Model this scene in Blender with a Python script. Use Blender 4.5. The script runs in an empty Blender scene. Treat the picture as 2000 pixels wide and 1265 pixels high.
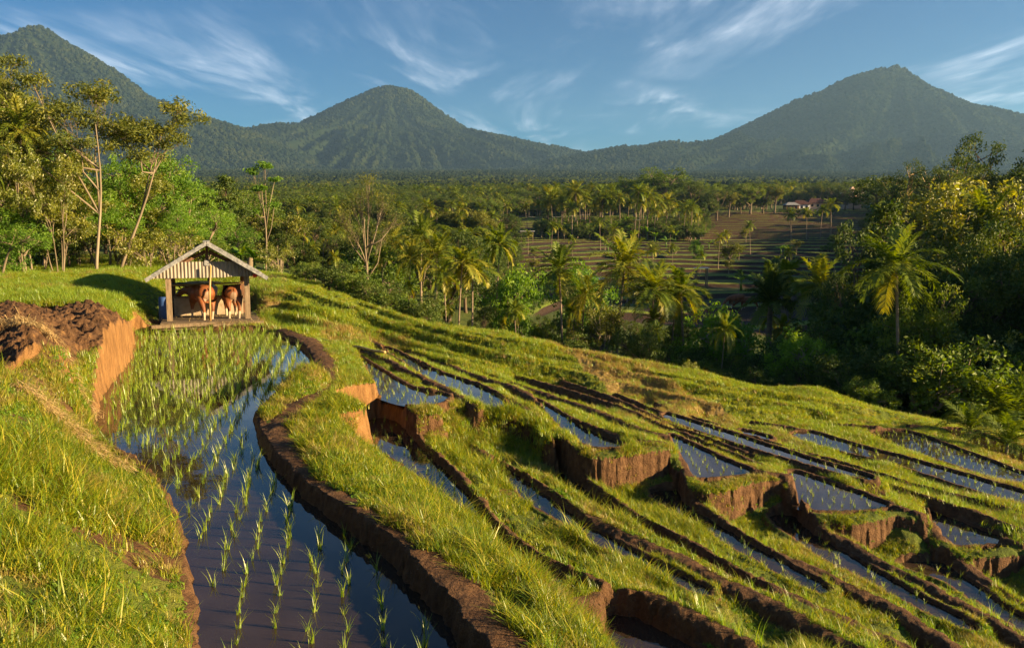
import bpy, bmesh, math, random
import numpy as np
from mathutils import Vector, Matrix
R = math.radians
rng = np.random.default_rng(7)
random.seed(7)
scene = bpy.context.scene
COL = scene.collection

# ------------------------------------------------------------------ camera
F = 1540.0; PITCH = R(6.4); EYE = 2.92
cam = bpy.data.cameras.new("camera"); camo = bpy.data.objects.new("camera", cam); COL.objects.link(camo)
cam.sensor_width = 36.0; cam.lens = F/2000*36; cam.clip_start = 0.1; cam.clip_end = 30000
camo.location = (0, 0, EYE); camo.rotation_euler = (R(90)-PITCH, 0, 0)
scene.camera = camo
# ------------------------------------------------------------------ light
SUN_EL = R(15); SUN_TO = Vector((0.96, -0.22, 0)).normalized()
SUN_DIR = Vector((SUN_TO.x*math.cos(SUN_EL), SUN_TO.y*math.cos(SUN_EL), math.sin(SUN_EL)))
sun = bpy.data.lights.new("sun", 'SUN'); suno = bpy.data.objects.new("sun", sun); COL.objects.link(suno)
sun.energy = 5.0; sun.angle = R(0.6); sun.color = (1.0, 0.72, 0.38)
suno.rotation_euler = SUN_DIR.to_track_quat('Z', 'Y').to_euler()
w = bpy.data.worlds.new("World"); scene.world = w; w.use_nodes = True
nt = w.node_tree; nt.nodes.clear()
def N(nt, t, **k):
    n = nt.nodes.new(t)
    for a, b in k.items():
        if a == 'ins':
            for i, v in b.items(): n.inputs[i].default_value = v
        else: setattr(n, a, b)
    return n
sky = N(nt, 'ShaderNodeTexSky', sky_type='NISHITA', sun_disc=False, sun_elevation=SUN_EL,
        sun_rotation=math.atan2(SUN_TO.x, SUN_TO.y), altitude=600, air_density=1.0, dust_density=0.6, ozone_density=2.5)
L = nt.links.new
tc = N(nt, 'ShaderNodeTexCoord'); sep = N(nt, 'ShaderNodeSeparateXYZ'); L(tc.outputs['Generated'], sep.inputs[0])
mz = N(nt, 'ShaderNodeMath', operation='MAXIMUM', ins={1: 0.03}); L(sep.outputs[2], mz.inputs[0])
dx = N(nt, 'ShaderNodeMath', operation='DIVIDE'); L(sep.outputs[0], dx.inputs[0]); L(mz.outputs[0], dx.inputs[1])
dy = N(nt, 'ShaderNodeMath', operation='DIVIDE'); L(sep.outputs[1], dy.inputs[0]); L(mz.outputs[0], dy.inputs[1])
cmb = N(nt, 'ShaderNodeCombineXYZ'); L(dx.outputs[0], cmb.inputs[0]); L(dy.outputs[0], cmb.inputs[1])
def cloud(rot, sc, nscale, lo, hi, det, dist, off):
    mp = N(nt, 'ShaderNodeMapping'); mp.inputs['Rotation'].default_value = (0, 0, rot); mp.inputs['Scale'].default_value = sc
    mp.inputs['Location'].default_value = off
    L(cmb.outputs[0], mp.inputs[0])
    no = N(nt, 'ShaderNodeTexNoise', ins={'Scale': nscale, 'Detail': det, 'Roughness': 0.62, 'Distortion': dist}); L(mp.outputs[0], no.inputs['Vector'])
    rp = N(nt, 'ShaderNodeMapRange', interpolation_type='SMOOTHSTEP', ins={1: lo, 2: hi}); L(no.outputs[0], rp.inputs[0])
    return rp.outputs[0]
c1 = cloud(R(35), (1.3, .38, 1), 1.1, .46, .82, 10, .6, (1.3, .6, 0))
c2 = cloud(R(0), (1, 1, 1), .32, .36, .60, 3, .2, (5.3, 2.1, 0))
c3 = cloud(R(20), (1.0, .22, 1), 5.0, .35, .75, 8, .5, (0, 0, 0))
m1 = N(nt, 'ShaderNodeMath', operation='MULTIPLY'); L(c1, m1.inputs[0]); L(c2, m1.inputs[1])
m3 = N(nt, 'ShaderNodeMath', operation='MULTIPLY_ADD', ins={1: .6, 2: .4}); L(c3, m3.inputs[0])
m2 = N(nt, 'ShaderNodeMath', operation='MULTIPLY'); L(m1.outputs[0], m2.inputs[0]); L(m3.outputs[0], m2.inputs[1])
m4 = N(nt, 'ShaderNodeMath', operation='MULTIPLY', ins={1: 1.0}); m4.use_clamp = True; L(m2.outputs[0], m4.inputs[0])
mixc = N(nt, 'ShaderNodeMix', data_type='RGBA'); L(m4.outputs[0], mixc.inputs[0])
hs = N(nt, 'ShaderNodeHueSaturation', ins={'Saturation': 2.0, 'Value': 0.52, 'Hue': .512}); L(sky.outputs[0], hs.inputs['Color'])
L(hs.outputs[0], mixc.inputs[6]); mixc.inputs[7].default_value = (7.6, 8.0, 8.8, 1)
bg = N(nt, 'ShaderNodeBackground', ins={'Strength': 0.05}); L(mixc.outputs[2], bg.inputs[0])
wo = N(nt, 'ShaderNodeOutputWorld'); L(bg.outputs[0], wo.inputs[0])
scene.view_settings.view_transform = 'Standard'; scene.view_settings.look = 'None'
scene.view_settings.gamma = 1.0; scene.view_settings.use_curve_mapping = False
scene.view_settings.exposure = 2.1
scene.cycles.max_bounces = 6; scene.cycles.diffuse_bounces = 3; scene.cycles.glossy_bounces = 3
scene.cycles.transmission_bounces = 3; scene.cycles.transparent_max_bounces = 6; scene.cycles.volume_bounces = 0
scene.cycles.use_denoising = True
scene.cycles.sample_clamp_indirect = 4.0

# ------------------------------------------------------------------ projection helpers
CP, SP = math.cos(PITCH), math.sin(PITCH)
def ray(px, py):
    u = (px-1000)/F; v = -(py-632.5)/F
    return np.array([u, CP+v*SP, -SP+v*CP])
def Pz(px, py, z):
    d = ray(px, py); t = (z-EYE)/d[2]
    return np.array([d[0]*t, d[1]*t, z])
def Pd(px, py, dist):
    d = ray(px, py); t = dist/d[1]
    return np.array([d[0]*t, dist, EYE+d[2]*t])

# ------------------------------------------------------------------ numpy noise
def _hash(ix, iy, s):
    h = (ix.astype(np.int64)*374761393 + iy.astype(np.int64)*668265263 + s*1442695041) & 0xffffffff
    h = ((h ^ (h >> 13))*1274126177) & 0xffffffff
    h = (h ^ (h >> 16)) & 0xffff
    return h/65535.0
def vnoise(x, y, s=0):
    ix = np.floor(x); iy = np.floor(y); fx = x-ix; fy = y-iy
    fx = fx*fx*(3-2*fx); fy = fy*fy*(3-2*fy)
    a = _hash(ix, iy, s); b = _hash(ix+1, iy, s); c = _hash(ix, iy+1, s); d = _hash(ix+1, iy+1, s)
    return (a*(1-fx)+b*fx)*(1-fy)+(c*(1-fx)+d*fx)*fy
def fbm(x, y, o=4, s=0):
    r = 0; a = .5; t = 0
    for i in range(o):
        r = r+a*vnoise(x, y, s+i*17); t += a; x = x*2.03+11.3; y = y*2.03+5.7; a *= .5
    return r/t
def sstep(a, b, x):
    t = np.clip((x-a)/(b-a), 0, 1); return t*t*(3-2*t)

# ------------------------------------------------------------------ traced terrain data (photo pixels + level)
PADDY = {
 'A': (0.0, [(262,648),(258,668),(252,700),(225,735),(195,775),(185,830),(205,862),(255,890),(300,930),(340,1000),(358,1080),(378,1160),(395,1265),(400,1420),(960,1420),(905,1265),(868,1205),(800,1130),(700,1045),(600,975),(535,905),(503,845),(508,805),(565,772),(605,735),(608,705),(590,680),(540,652),(500,645)]),
 'P1': (-.3, [(668,677),(734,717),(801,757),(874,772),(855,790),(812,793),(768,785),(727,765),(712,728),(692,695),(657,670)]),
 'P2': (-.55, [(745,680),(790,708),(834,739),(889,763),(945,794),(985,798),(975,775),(930,752),(860,728),(812,706),(765,682)]),
 'P3': (-.85, [(1040,785),(1072,812),(1110,848),(1150,873),(1215,873),(1180,852),(1130,829),(1085,803),(1050,782)]),
 'P4': (-1.2, [(1307,855),(1345,922),(1361,936),(1450,928),(1470,922),(1415,898),(1330,858)]),
 'P5': (-1.5, [(1541,923),(1555,980),(1573,995),(1640,1000),(1735,990),(1690,968),(1595,934)]),
 'P6': (-1.85, [(1815,999),(1842,1062),(1955,1062),(1977,1056),(1920,1035),(1856,1010)]),
 'Q1': (-1.45, [(1302,808),(1370,828),(1446,852),(1577,895),(1690,928),(1690,938),(1577,908),(1440,867),(1370,844),(1302,820)]),
 'Q2': (-1.7, [(1450,840),(1500,853),(1500,860),(1450,847)]),
 'Q3': (-1.9, [(1545,853),(1581,843),(1694,876),(1788,900),(2000,962),(2200,1020),(2200,1050),(2000,990),(1748,908),(1640,882)]),
 'Q4': (-2.15, [(1700,846),(1766,841),(1865,875),(2000,925),(2200,1000),(2200,1030),(2000,956),(1850,905),(1760,875)]),
 'Q5': (-2.4, [(1838,840),(1900,842),(2000,880),(2200,960),(2200,990),(2000,908),(1900,870)]),
 'S1': (-.70, [(658,848),(700,826),(740,815),(775,822),(805,850),(835,885),(875,925),(912,965),(965,1030),(1035,1090),(1095,1130),(1080,1140),(1000,1088),(930,1025),(880,985),(840,950),(790,912),(740,884),(690,866)]),
 'S2': (-1.05, [(960,905),(994,916),(1075,970),(1150,1026),(1225,1070),(1316,1118),(1380,1150),(1370,1165),(1280,1122),(1215,1088),(1150,1060),(1085,1015),(1018,972)]),
 'S3': (-1.35, [(1075,905),(1110,930),(1160,965),(1225,1010),(1300,1050),(1400,1105),(1500,1155),(1490,1165),(1390,1120),(1290,1066),(1210,1025),(1140,978),(1090,935)]),
 'S4': (-1.46, [(1271,962),(1325,957),(1343,986),(1415,1031),(1482,1070),(1550,1108),(1620,1150),(1600,1162),(1518,1122),(1460,1090),(1388,1045),(1325,1005),(1285,980)]),
 'S5': (-1.70, [(1500,1008),(1550,1005),(1572,1024),(1610,1055),(1660,1085),(1735,1130),(1825,1180),(1900,1222),(1890,1235),(1775,1180),(1685,1135),(1595,1085),(1527,1035)]),
 'S6': (-2.02, [(1752,1102),(1833,1096),(1865,1114),(1910,1146),(1955,1182),(2000,1208),(2100,1270),(2060,1275),(1955,1210),(1892,1170),(1842,1136)]),
 'S0': (-.95, [(1176,1205),(1226,1199),(1289,1224),(1352,1266),(1420,1310),(1400,1360),(1280,1360),(1190,1290)]),
}
# ridges: (half width, side slope, grass: -1 mud on the left flank / 1 grass all over, [(px,py,z)...])
def zz(pts, z0, z1=None):
    z1 = z0 if z1 is None else z1; n = len(pts)-1
    return [(a, b, z0+(z1-z0)*i/n) for i, (a, b) in enumerate(pts)]
RIDGE = [
 (.28, 2.2, -1, zz([(555,642),(603,664),(634,698),(640,735),(600,772),(565,800),(545,838),(570,895),(640,962),(740,1030),(850,1120),(935,1200),(1000,1280),(1040,1400)], .14, .24)),
 (.30, 1.1, 1, zz([(612,815),(650,880),(720,945),(820,1020),(930,1110),(1030,1200),(1120,1290)], .12, .1)),
 (.40, 5, 1, [(645,670,.08),(676,705,.08),(692,738,.06),(680,765,.1),(660,790,.1)]),
 (.12, 5, 1, [(690,738,.0),(716,768,-.15),(745,788,-.24),(790,803,-.25),(850,800,-.26)]),
 (.16, 6, 1, [(800,803,-.26),(850,788,-.27),(900,788,-.38),(948,803,-.48),(1000,806,-.5),(1050,822,-.62),(1085,847,-.73),(1120,870,-.78)]),
 (.16, 5.5, 1, [(1085,845,-.65),(1120,870,-.78),(1165,884,-.80),(1240,876,-.80),(1300,870,-.82),(1330,902,-1.05),(1352,938,-1.14),(1385,950,-1.16)]),
 (.16, 5.5, 1, [(1352,940,-1.14),(1392,950,-1.14),(1460,932,-1.14),(1540,928,-1.16),(1556,985,-1.38),(1580,1005,-1.46)]),
 (.16, 5.5, 1, [(1570,1000,-1.45),(1653,1010,-1.45),(1730,998,-1.46),(1797,1006,-1.5),(1829,1036,-1.68),(1847,1068,-1.8)]),
 (.16, 5.5, 1, [(1847,1068,-1.8),(1932,1075,-1.8),(2000,1066,-1.8),(2100,1050,-1.82)]),
 (.07, 2.5, -1, zz([(778,815),(836,868),(889,915),(936,968),(973,1020),(1052,1078),(1157,1125),(1210,1150)], -.56, -.62)),
 (.11, 1.3, 1, zz([(825,840),(875,885),(930,935),(985,1000),(1050,1055),(1150,1100),(1260,1150),(1400,1210),(1540,1290)], -.70, -.98)),
 (.13, 2.5, -1, zz([(928,870),(985,905),(1060,948),(1120,990),(1167,1012),(1235,1045),(1325,1085),(1415,1132),(1505,1172),(1595,1217),(1700,1275)], -.91, -1.02)),
 (.13, 2.0, 1, zz([(985,890),(1060,930),(1130,978),(1235,1030),(1340,1080),(1430,1125),(1520,1160),(1620,1205),(1740,1270)], -1.06, -1.32)),
 (.12, 2.5, -1, zz([(1090,894),(1120,918),(1165,950),(1225,993),(1280,1024),(1352,1060),(1415,1096),(1505,1141),(1640,1204),(1730,1245),(1800,1280)], -1.15, -1.3)),
 (.12, 2.5, -1, zz([(1335,952),(1379,992),(1437,1033),(1505,1073),(1572,1100),(1640,1132),(1685,1155),(1752,1186),(1820,1227),(1880,1270)], -1.33, -1.5)),
 (.12, 2.5, -1, zz([(1560,1000),(1608,1033),(1662,1056),(1707,1087),(1775,1119),(1842,1155),(1910,1191),(1977,1231),(2050,1280)], -1.56, -1.7)),
 (.12, 2.5, -1, zz([(1851,1073),(1892,1105),(1932,1132),(2000,1177),(2100,1240)], -1.88, -2.0)),
 (.14, 2.5, -1, zz([(1120,1175),(1158,1162),(1212,1152),(1262,1156),(1316,1178),(1388,1213),(1460,1249),(1540,1300)], -.62, -.8)),
 (.11, 2.5, -1, zz([(660,665),(701,680),(757,701),(812,729),(856,750),(889,766),(930,790)], -.15, -.32)),
 (.13, 2.5, -1, zz([(720,662),(765,680),(812,702),(856,724),(930,746),(975,768),(1010,785),(1045,808)], -.42, -.52)),
 (.13, 2.5, -1, zz([(800,682),(870,708),(940,735),(1018,760),(1060,788),(1120,817),(1180,838),(1231,853),(1290,862)], -.62, -.78)),
 (.13, 2.0, -1, zz([(900,708),(1000,745),(1100,778),(1167,801),(1235,828),(1280,845),(1347,862),(1415,893),(1482,916),(1535,924)], -.86, -1.12)),
 (.07, 2.0, -1, zz([(1000,728),(1145,770),(1235,801),(1302,831),(1392,866),(1482,902),(1550,922),(1640,953),(1730,980),(1797,1000)], -1.12, -1.44)),
 (.07, 2.0, -1, zz([(1100,742),(1200,775),(1302,822),(1392,855),(1482,889),(1577,917),(1676,946),(1775,979),(1865,1010),(1955,1046),(2100,1095)], -1.25, -1.78)),
 (.07, 2.0, -1, zz([(1200,765),(1302,806),(1415,839),(1505,870),(1595,896),(1690,928),(1775,956),(1887,992),(2000,1033),(2150,1085)], -1.38, -1.75)),
 (.07, 2.0, -1, zz([(1280,785),(1370,817),(1460,844),(1550,875),(1640,898),(1730,925),(1820,952),(1910,974),(2000,998),(2200,1060)], -1.6, -1.78)),
 (.07, 2.0, -1, zz([(1470,820),(1581,839),(1694,873),(1752,891),(1820,912),(1910,939),(2000,961),(2200,1025)], -1.8, -2.0)),
 (.07, 2.0, -1, zz([(1640,825),(1766,838),(1842,868),(1910,890),(2000,922),(2200,995)], -2.02, -2.1)),
 (.12, 2.0, -1, zz([(1780,828),(1856,838),(1932,860),(2000,880),(2200,950)], -2.22, -2.3)),
]
CTRL_Z = [(0,1265,.75),(150,1265,.65),(290,1265,.32),(375,1265,.1),(0,1000,.9),(150,1000,.62),(300,1020,.22),(0,850,1.0),(100,800,.62),(165,850,.18),(215,905,.10),(150,900,.55),(250,990,.3),(200,1150,.5),
 (0,720,1.1),(130,700,1.05),(60,760,1.0),(150,775,.42),(200,655,.98),(235,626,.98),(0,620,1.15),(150,590,1.12),(255,595,.95),(0,545,1.35),(150,525,1.45),(280,560,1.1),
 (0,503,1.75),(200,503,1.6),(330,603,.35),(300,650,.3),(300,632,.2),(400,645,.1),(500,638,.12),(400,625,.12),(330,632,.14),(560,615,.25),(500,590,.6),(520,555,1.05),(560,545,1.2),(420,560,.9),(420,605,.2),
 (1000,700,-.72),(1100,720,-1.0),(1200,740,-1.2),(1300,770,-1.45),(1400,775,-1.6),(1600,800,-1.95),(1800,825,-2.25),(1200,700,-.95),(1400,735,-1.4),(1600,762,-1.75),
 (2000,850,-2.6),(800,640,-.1),(700,600,.4),(620,575,.8),(800,625,.0),(1000,658,-.5),(900,665,-.35),(900,700,-.6),(640,640,.05),(700,650,-.12),(640,610,.35),(600,590,.6),(740,620,.1),
 (640,760,.12),(600,850,.15),(700,920,.15),(850,1050,.12),(1000,1180,.05),(1100,1200,-.4),(1100,1265,-.4),(2000,1265,-2.3),(1800,1265,-1.8),(1500,1265,-1.15),(1250,1340,-1.0)]
CTRL_Z += [(1180,945,-1.38),(1240,956,-1.42),(1300,962,-1.44),(1400,990,-1.62),(1470,1003,-1.66),(1540,1008,-1.68),(1670,1062,-1.92),(1740,1090,-1.98),(1815,1096,-2.0),(960,885,-1.0),(1050,908,-1.15),(860,862,-.88),(905,868,-.93),(1950,1140,-2.2)]
CTRL_D = []
for px, rows in {
  -700: [(40,505),(60,488),(100,465),(200,435),(350,415),(600,395)],
  150: [(40,493),(60,480),(100,458),(200,432),(350,415),(600,395)],
  500: [(38,535),(60,530),(100,505),(150,480),(200,462),(260,446),(350,425),(500,403)],
  800: [(30,650),(36,668),(50,650),(70,600),(100,545),(150,492),(200,466),(260,446),(350,424),(500,402)],
  1100: [(30,720),(40,730),(55,700),(70,645),(100,575),(150,500),(200,472),(260,448),(350,420),(500,400)],
  1450: [(29,790),(40,790),(55,740),(70,670),(100,592),(150,512),(200,475),(240,457),(300,417),(340,410),(500,399)],
  1750: [(28,830),(40,800),(55,740),(70,670),(100,588),(150,500),(200,462),(260,432),(350,405),(500,390)],
  2100: [(26,900),(40,800),(55,720),(70,650),(100,560),(150,490),(200,450),(260,425),(350,400),(500,385)],
  2700: [(28,850),(40,760),(70,620),(100,540),(150,480),(200,450),(260,425),(350,400),(500,385)]}.items():
    for d, row in rows: CTRL_D.append((px, row, d))
    if px not in (-700, 150): pass
    for d, row in ((800,381),(1200,366),(2000,348),(3000,338),(5000,338),(9000,340)): CTRL_D.append((px, row, d))
def catmull(P, n=5, closed=False):
    P = np.asarray(P, float); m = len(P); out = []
    for i in range(m if closed else m-1):
        g = (lambda k: P[k % m]) if closed else (lambda k: P[min(max(k, 0), m-1)])
        a, b, c, d = g(i-1), g(i), g(i+1), g(i+2)
        for t in np.linspace(0, 1, n, endpoint=False):
            out.append(.5*((2*b)+(-a+c)*t+(2*a-5*b+4*c-d)*t*t+(-a+3*b-3*c+d)*t**3))
    if not closed: out.append(P[-1])
    return np.array(out)
PW = {}
for k, (z, pts) in PADDY.items():
    PW[k] = (z, catmull([Pz(a, b, z)[:2] for a, b in pts], 3, True))
RW = [(hw, s, g, catmull([Pz(a, b, c) for a, b, c in pts], 4)) for hw, s, g, pts in RIDGE]
# base surface: thin plate spline in (azimuth, log distance) on the slope seen from the eye
cx = []; cv = []
def addc(p):
    r = math.hypot(p[0], p[1]); cx.append((math.atan2(p[0], p[1])*2.2, math.log(r))); cv.append((p[2]-EYE)/r)
for a, b, z in CTRL_Z: addc(Pz(a, b, z))
for a, b, d in CTRL_D: addc(Pd(a, b, d))
for k, (z, P) in PW.items():
    if k == 'A': continue
    for p in P[::4]: addc((p[0], p[1], z+.02))
for hw, s, g, P in RW[9:]:
    for p in P[::5]: addc((p[0], p[1], p[2]-.14))
for hw, s, g, P in RW[:2]:
    for p in P[::4]: addc((p[0], p[1], p[2]-.02))
for q in [(400,680),(500,680),(450,720),(350,740),(300,790),(420,800),(350,860),(460,900),(400,980),(560,1080),(450,1120),(620,1200),(700,1265),(560,700),(560,745)]: addc(Pz(q[0], q[1], 0))
cx = np.array(cx); cv = np.array(cv)
def tk(d2): return .5*d2*np.log(d2+1e-12)
n = len(cx); K = tk(((cx[:, None]-cx[None])**2).sum(-1)) + np.eye(n)*2e-4
Pm = np.c_[np.ones(n), cx]; Am = np.block([[K, Pm], [Pm.T, np.zeros((3, 3))]])
sol = np.linalg.solve(Am, np.r_[cv, 0, 0, 0]); wt, ab = sol[:n], sol[n:]
GA = np.linspace(-1.15*2.2, 1.15*2.2, 300); GL = np.linspace(math.log(1.2), math.log(12000), 520)
gg = np.stack(np.meshgrid(GA, GL), -1).reshape(-1, 2); gv = np.zeros(len(gg))
for i in range(0, len(gg), 20000):
    q = gg[i:i+20000]; gv[i:i+20000] = tk(((q[:, None]-cx[None])**2).sum(-1))@wt + ab[0]+q@ab[1:]
gv = gv.reshape(len(GL), len(GA))
LO_L = math.log(4.0)
def base(x, y):
    r = np.hypot(x, y); a = np.clip(np.arctan2(x, y)*2.2, -1.9, 2.1); l = np.log(np.maximum(r, 4.0))
    u = (a-GA[0])/(GA[1]-GA[0]); v = (l-GL[0])/(GL[1]-GL[0])
    u = np.clip(u, 0, len(GA)-1.001); v = np.clip(v, 0, len(GL)-1.001)
    i = u.astype(int); j = v.astype(int); fu = u-i; fv = v-j
    q = (gv[j, i]*(1-fu)+gv[j, i+1]*fu)*(1-fv)+(gv[j+1, i]*(1-fu)+gv[j+1, i+1]*fu)*fv
    return EYE+q*np.maximum(r, 4.0)
def Pbase(px, py, up):
    d = ray(px, py); t = np.linspace(8, 60, 1500); zz0 = EYE+d[2]*t-base(d[0]*t, d[1]*t); k = np.where(zz0 < 0)[0]; k = k[0] if len(k) else 1499
    return np.array([d[0]*t[k], d[1]*t[k], EYE+d[2]*t[k]+up])
for pts in [[(600,572),(640,590),(700,608),(760,634),(830,657),(900,677),(1000,702),(1080,716)], [(660,582),(720,600),(780,622),(830,640),(890,656),(970,674),(1060,694),(1160,712)],
            [(560,595),(620,614),(680,634),(750,656),(830,684),(930,712),(1010,728)], [(760,612),(850,640),(930,658),(1010,671),(1100,687),(1190,705),(1260,722)], [(540,575),(575,580),(598,598),(572,606)],
            [(560,620),(640,640),(720,664),(800,690),(900,716),(1000,736)], [(1120,700),(1250,738),(1380,765),(1500,790),(1620,812)], [(1250,727),(1380,752),(1500,772),(1640,795),(1760,817)], [(1060,720),(1150,738),(1260,765),(1380,792),(1500,812)]]:
    q = [Pbase(a, b, .12) for a, b in pts]; q = [p for p in q if p[1] < 33]
    if len(q) > 3: RW.append((.08, 1.3, 1, catmull(q, 4)))
def seg_dist(x, y, P, closed):
    """nearest distance to polyline, side sign (+ = right of travel), interpolated z if P has 3 columns"""
    best = np.full(x.shape, 1e9); side = np.zeros(x.shape); zz_ = np.zeros(x.shape)
    m = len(P)
    for i in range(m if closed else m-1):
        a = P[i]; b = P[(i+1) % m]; ex, ey = b[0]-a[0], b[1]-a[1]; l2 = ex*ex+ey*ey+1e-12
        t = np.clip(((x-a[0])*ex+(y-a[1])*ey)/l2, 0, 1)
        qx = x-a[0]-t*ex; qy = y-a[1]-t*ey; d = qx*qx+qy*qy
        m_ = d < best
        best = np.where(m_, d, best); side = np.where(m_, np.sign(ex*qy-ey*qx), side)
        if P.shape[1] > 2: zz_ = np.where(m_, a[2]+t*(b[2]-a[2]), zz_)
    return np.sqrt(best), side, zz_
def inside(x, y, P):
    r = np.zeros(x.shape, bool); m = len(P); j = m-1
    for i in range(m):
        xi, yi, xj, yj = P[i][0], P[i][1], P[j][0], P[j][1]
        r ^= ((yi > y) != (yj > y)) & (x < (xj-xi)*(y-yi)/(yj-yi+1e-12)+xi); j = i
    return r
def poly(pts, z): return np.array([Pz(a, b, z)[:2] for a, b in pts])
PLOUGH = poly([(-900,590),(0,600),(150,598),(262,604),(215,640),(150,668),(110,700),(0,730),(-900,900)], 1.08)
YARD = poly([(300,632),(330,612),(490,610),(515,640),(500,648),(300,650)], .12)
STUB = [poly([(1050,690),(1230,730),(1440,780),(1440,805),(1330,800),(1200,760),(1060,715)], -1.35), poly([(470,560),(560,552),(560,575),(450,600)], .8)]
MUD = [Pz(1240,1170,-.8)]
FT = (1.0, 4.0)
def hill(x, y):
    z = base(x, y); which = np.zeros(x.shape, int)
    for k, (D, pk, lft, rgt) in enumerate(MOUNT):
        cxp, cyp = (pk[0]-1000)/F*D, D
        def prof(pts):
            rr = [abs(p[0]-pk[0])/F*D for p in pts]; hh = [EYE+(459.8-p[1])/F*D for p in pts]
            rr.append(rr[-1]*1.25+300); hh.append(hh[-1]-260); return rr, hh
        rl, hl = prof([pk]+lft); rr_, hr = prof([pk]+rgt)
        X, Y = x-cxp, y-cyp; r0_ = np.hypot(X, Y); r = r0_*(1+.75*np.clip(-Y/np.maximum(r0_, 1), 0, 1)**1.5); an = np.arctan2(X, -Y)
        wr = .5+.5*X/np.maximum(r, 1)
        g1 = fbm(an*4.4+k*7, r/2600+k, 4, 31+k); ridge = 1-np.abs(2*g1-1)*2.2
        g2 = 1-np.abs(2*fbm(x/420, y/420, 4, 50+k)-1)*2
        amp = np.clip(r/1500, 0, 1)*np.clip(1.15-np.abs(X)/np.maximum(r, 1), .22, 1)
        h = np.interp(r, rl, hl)*(1-wr)+np.interp(r, rr_, hr)*wr
        h = h-amp*(230*(1-ridge)*.8+55*(1-g2))*np.clip(h/300, .15, 1)+amp*25
        t = h > z
        which = np.where(t, k+1, which); z = np.where(t, h, z)
    return z, which
MOUNT = [
 (3600, (75, 75.9), [(40, 105.8), (0, 85.7), (-200, 234.3), (-500, 374.3), (-900, 494.3)], [(110, 66.9), (150, 94.4), (200, 123.3), (250, 155.1), (300, 196.3), (400, 232.4), (470, 253.7), (560, 291.7), (680, 336.7), (800, 376.7), (1000, 436.7)]),
 (4300, (765, 177.6), [(735, 184.8), (690, 203.8), (640, 228.0), (560, 262.4), (480, 261.1), (400, 281.1), (300, 313.1), (100, 363.1), (-100, 433.1)], [(810, 188.8), (860, 224.3), (920, 261.9), (1000, 274.8), (1080, 292.5), (1130, 302.5), (1250, 335.5), (1400, 370.5), (1700, 440.5)]),
 (4000, (1735, 141.9), [(1690, 149.5), (1640, 163.9), (1590, 190.9), (1540, 207.0), (1480, 236.3), (1420, 265.5), (1370, 290.0), (1280, 311.8), (1200, 290.2), (1100, 304.2), (900, 339.2), (600, 394.2), (400, 434.2)], [(1800, 187.6), (1860, 215.1), (1920, 237.9), (2000, 248.4), (2200, 311.4), (2500, 376.4), (2900, 456.4)]),
]
def terrace_field(x, y, z):
    """stepped fields across the valley"""
    r = np.hypot(x, y); a = np.arctan2(x, y)
    m = sstep(72, 88, r)*(1-sstep(330, 380, r))*sstep(-.25, -.18, a)
    st = .62+.25*vnoise(x/60, y/60, 3)*0
    wob = (fbm(x/25, y/25, 3, 9)-.5)*.9
    q = (z+wob)/st; fl = np.floor(q); fr = q-fl
    zt = (fl+sstep(.80, .98, fr))*st-wob*.75-wob*.25
    return z*(1-m)+zt*m, m, fr
def meadow(x, y, z):
    r = np.hypot(x, y); a = np.arctan2(x, y)
    m = sstep(15, 18, r)*(1-sstep(34, 37, r))*sstep(-.34, -.28, a)*(1-sstep(.35, .5, a))
    wob = (fbm(x/4, y/4, 3, 19)-.5)*.35
    q = (z+wob)/.32; fl = np.floor(q); fr = q-fl
    zt = (fl+sstep(.55, 1., fr))*.32-wob
    return z*(1-m)+zt*m
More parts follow.
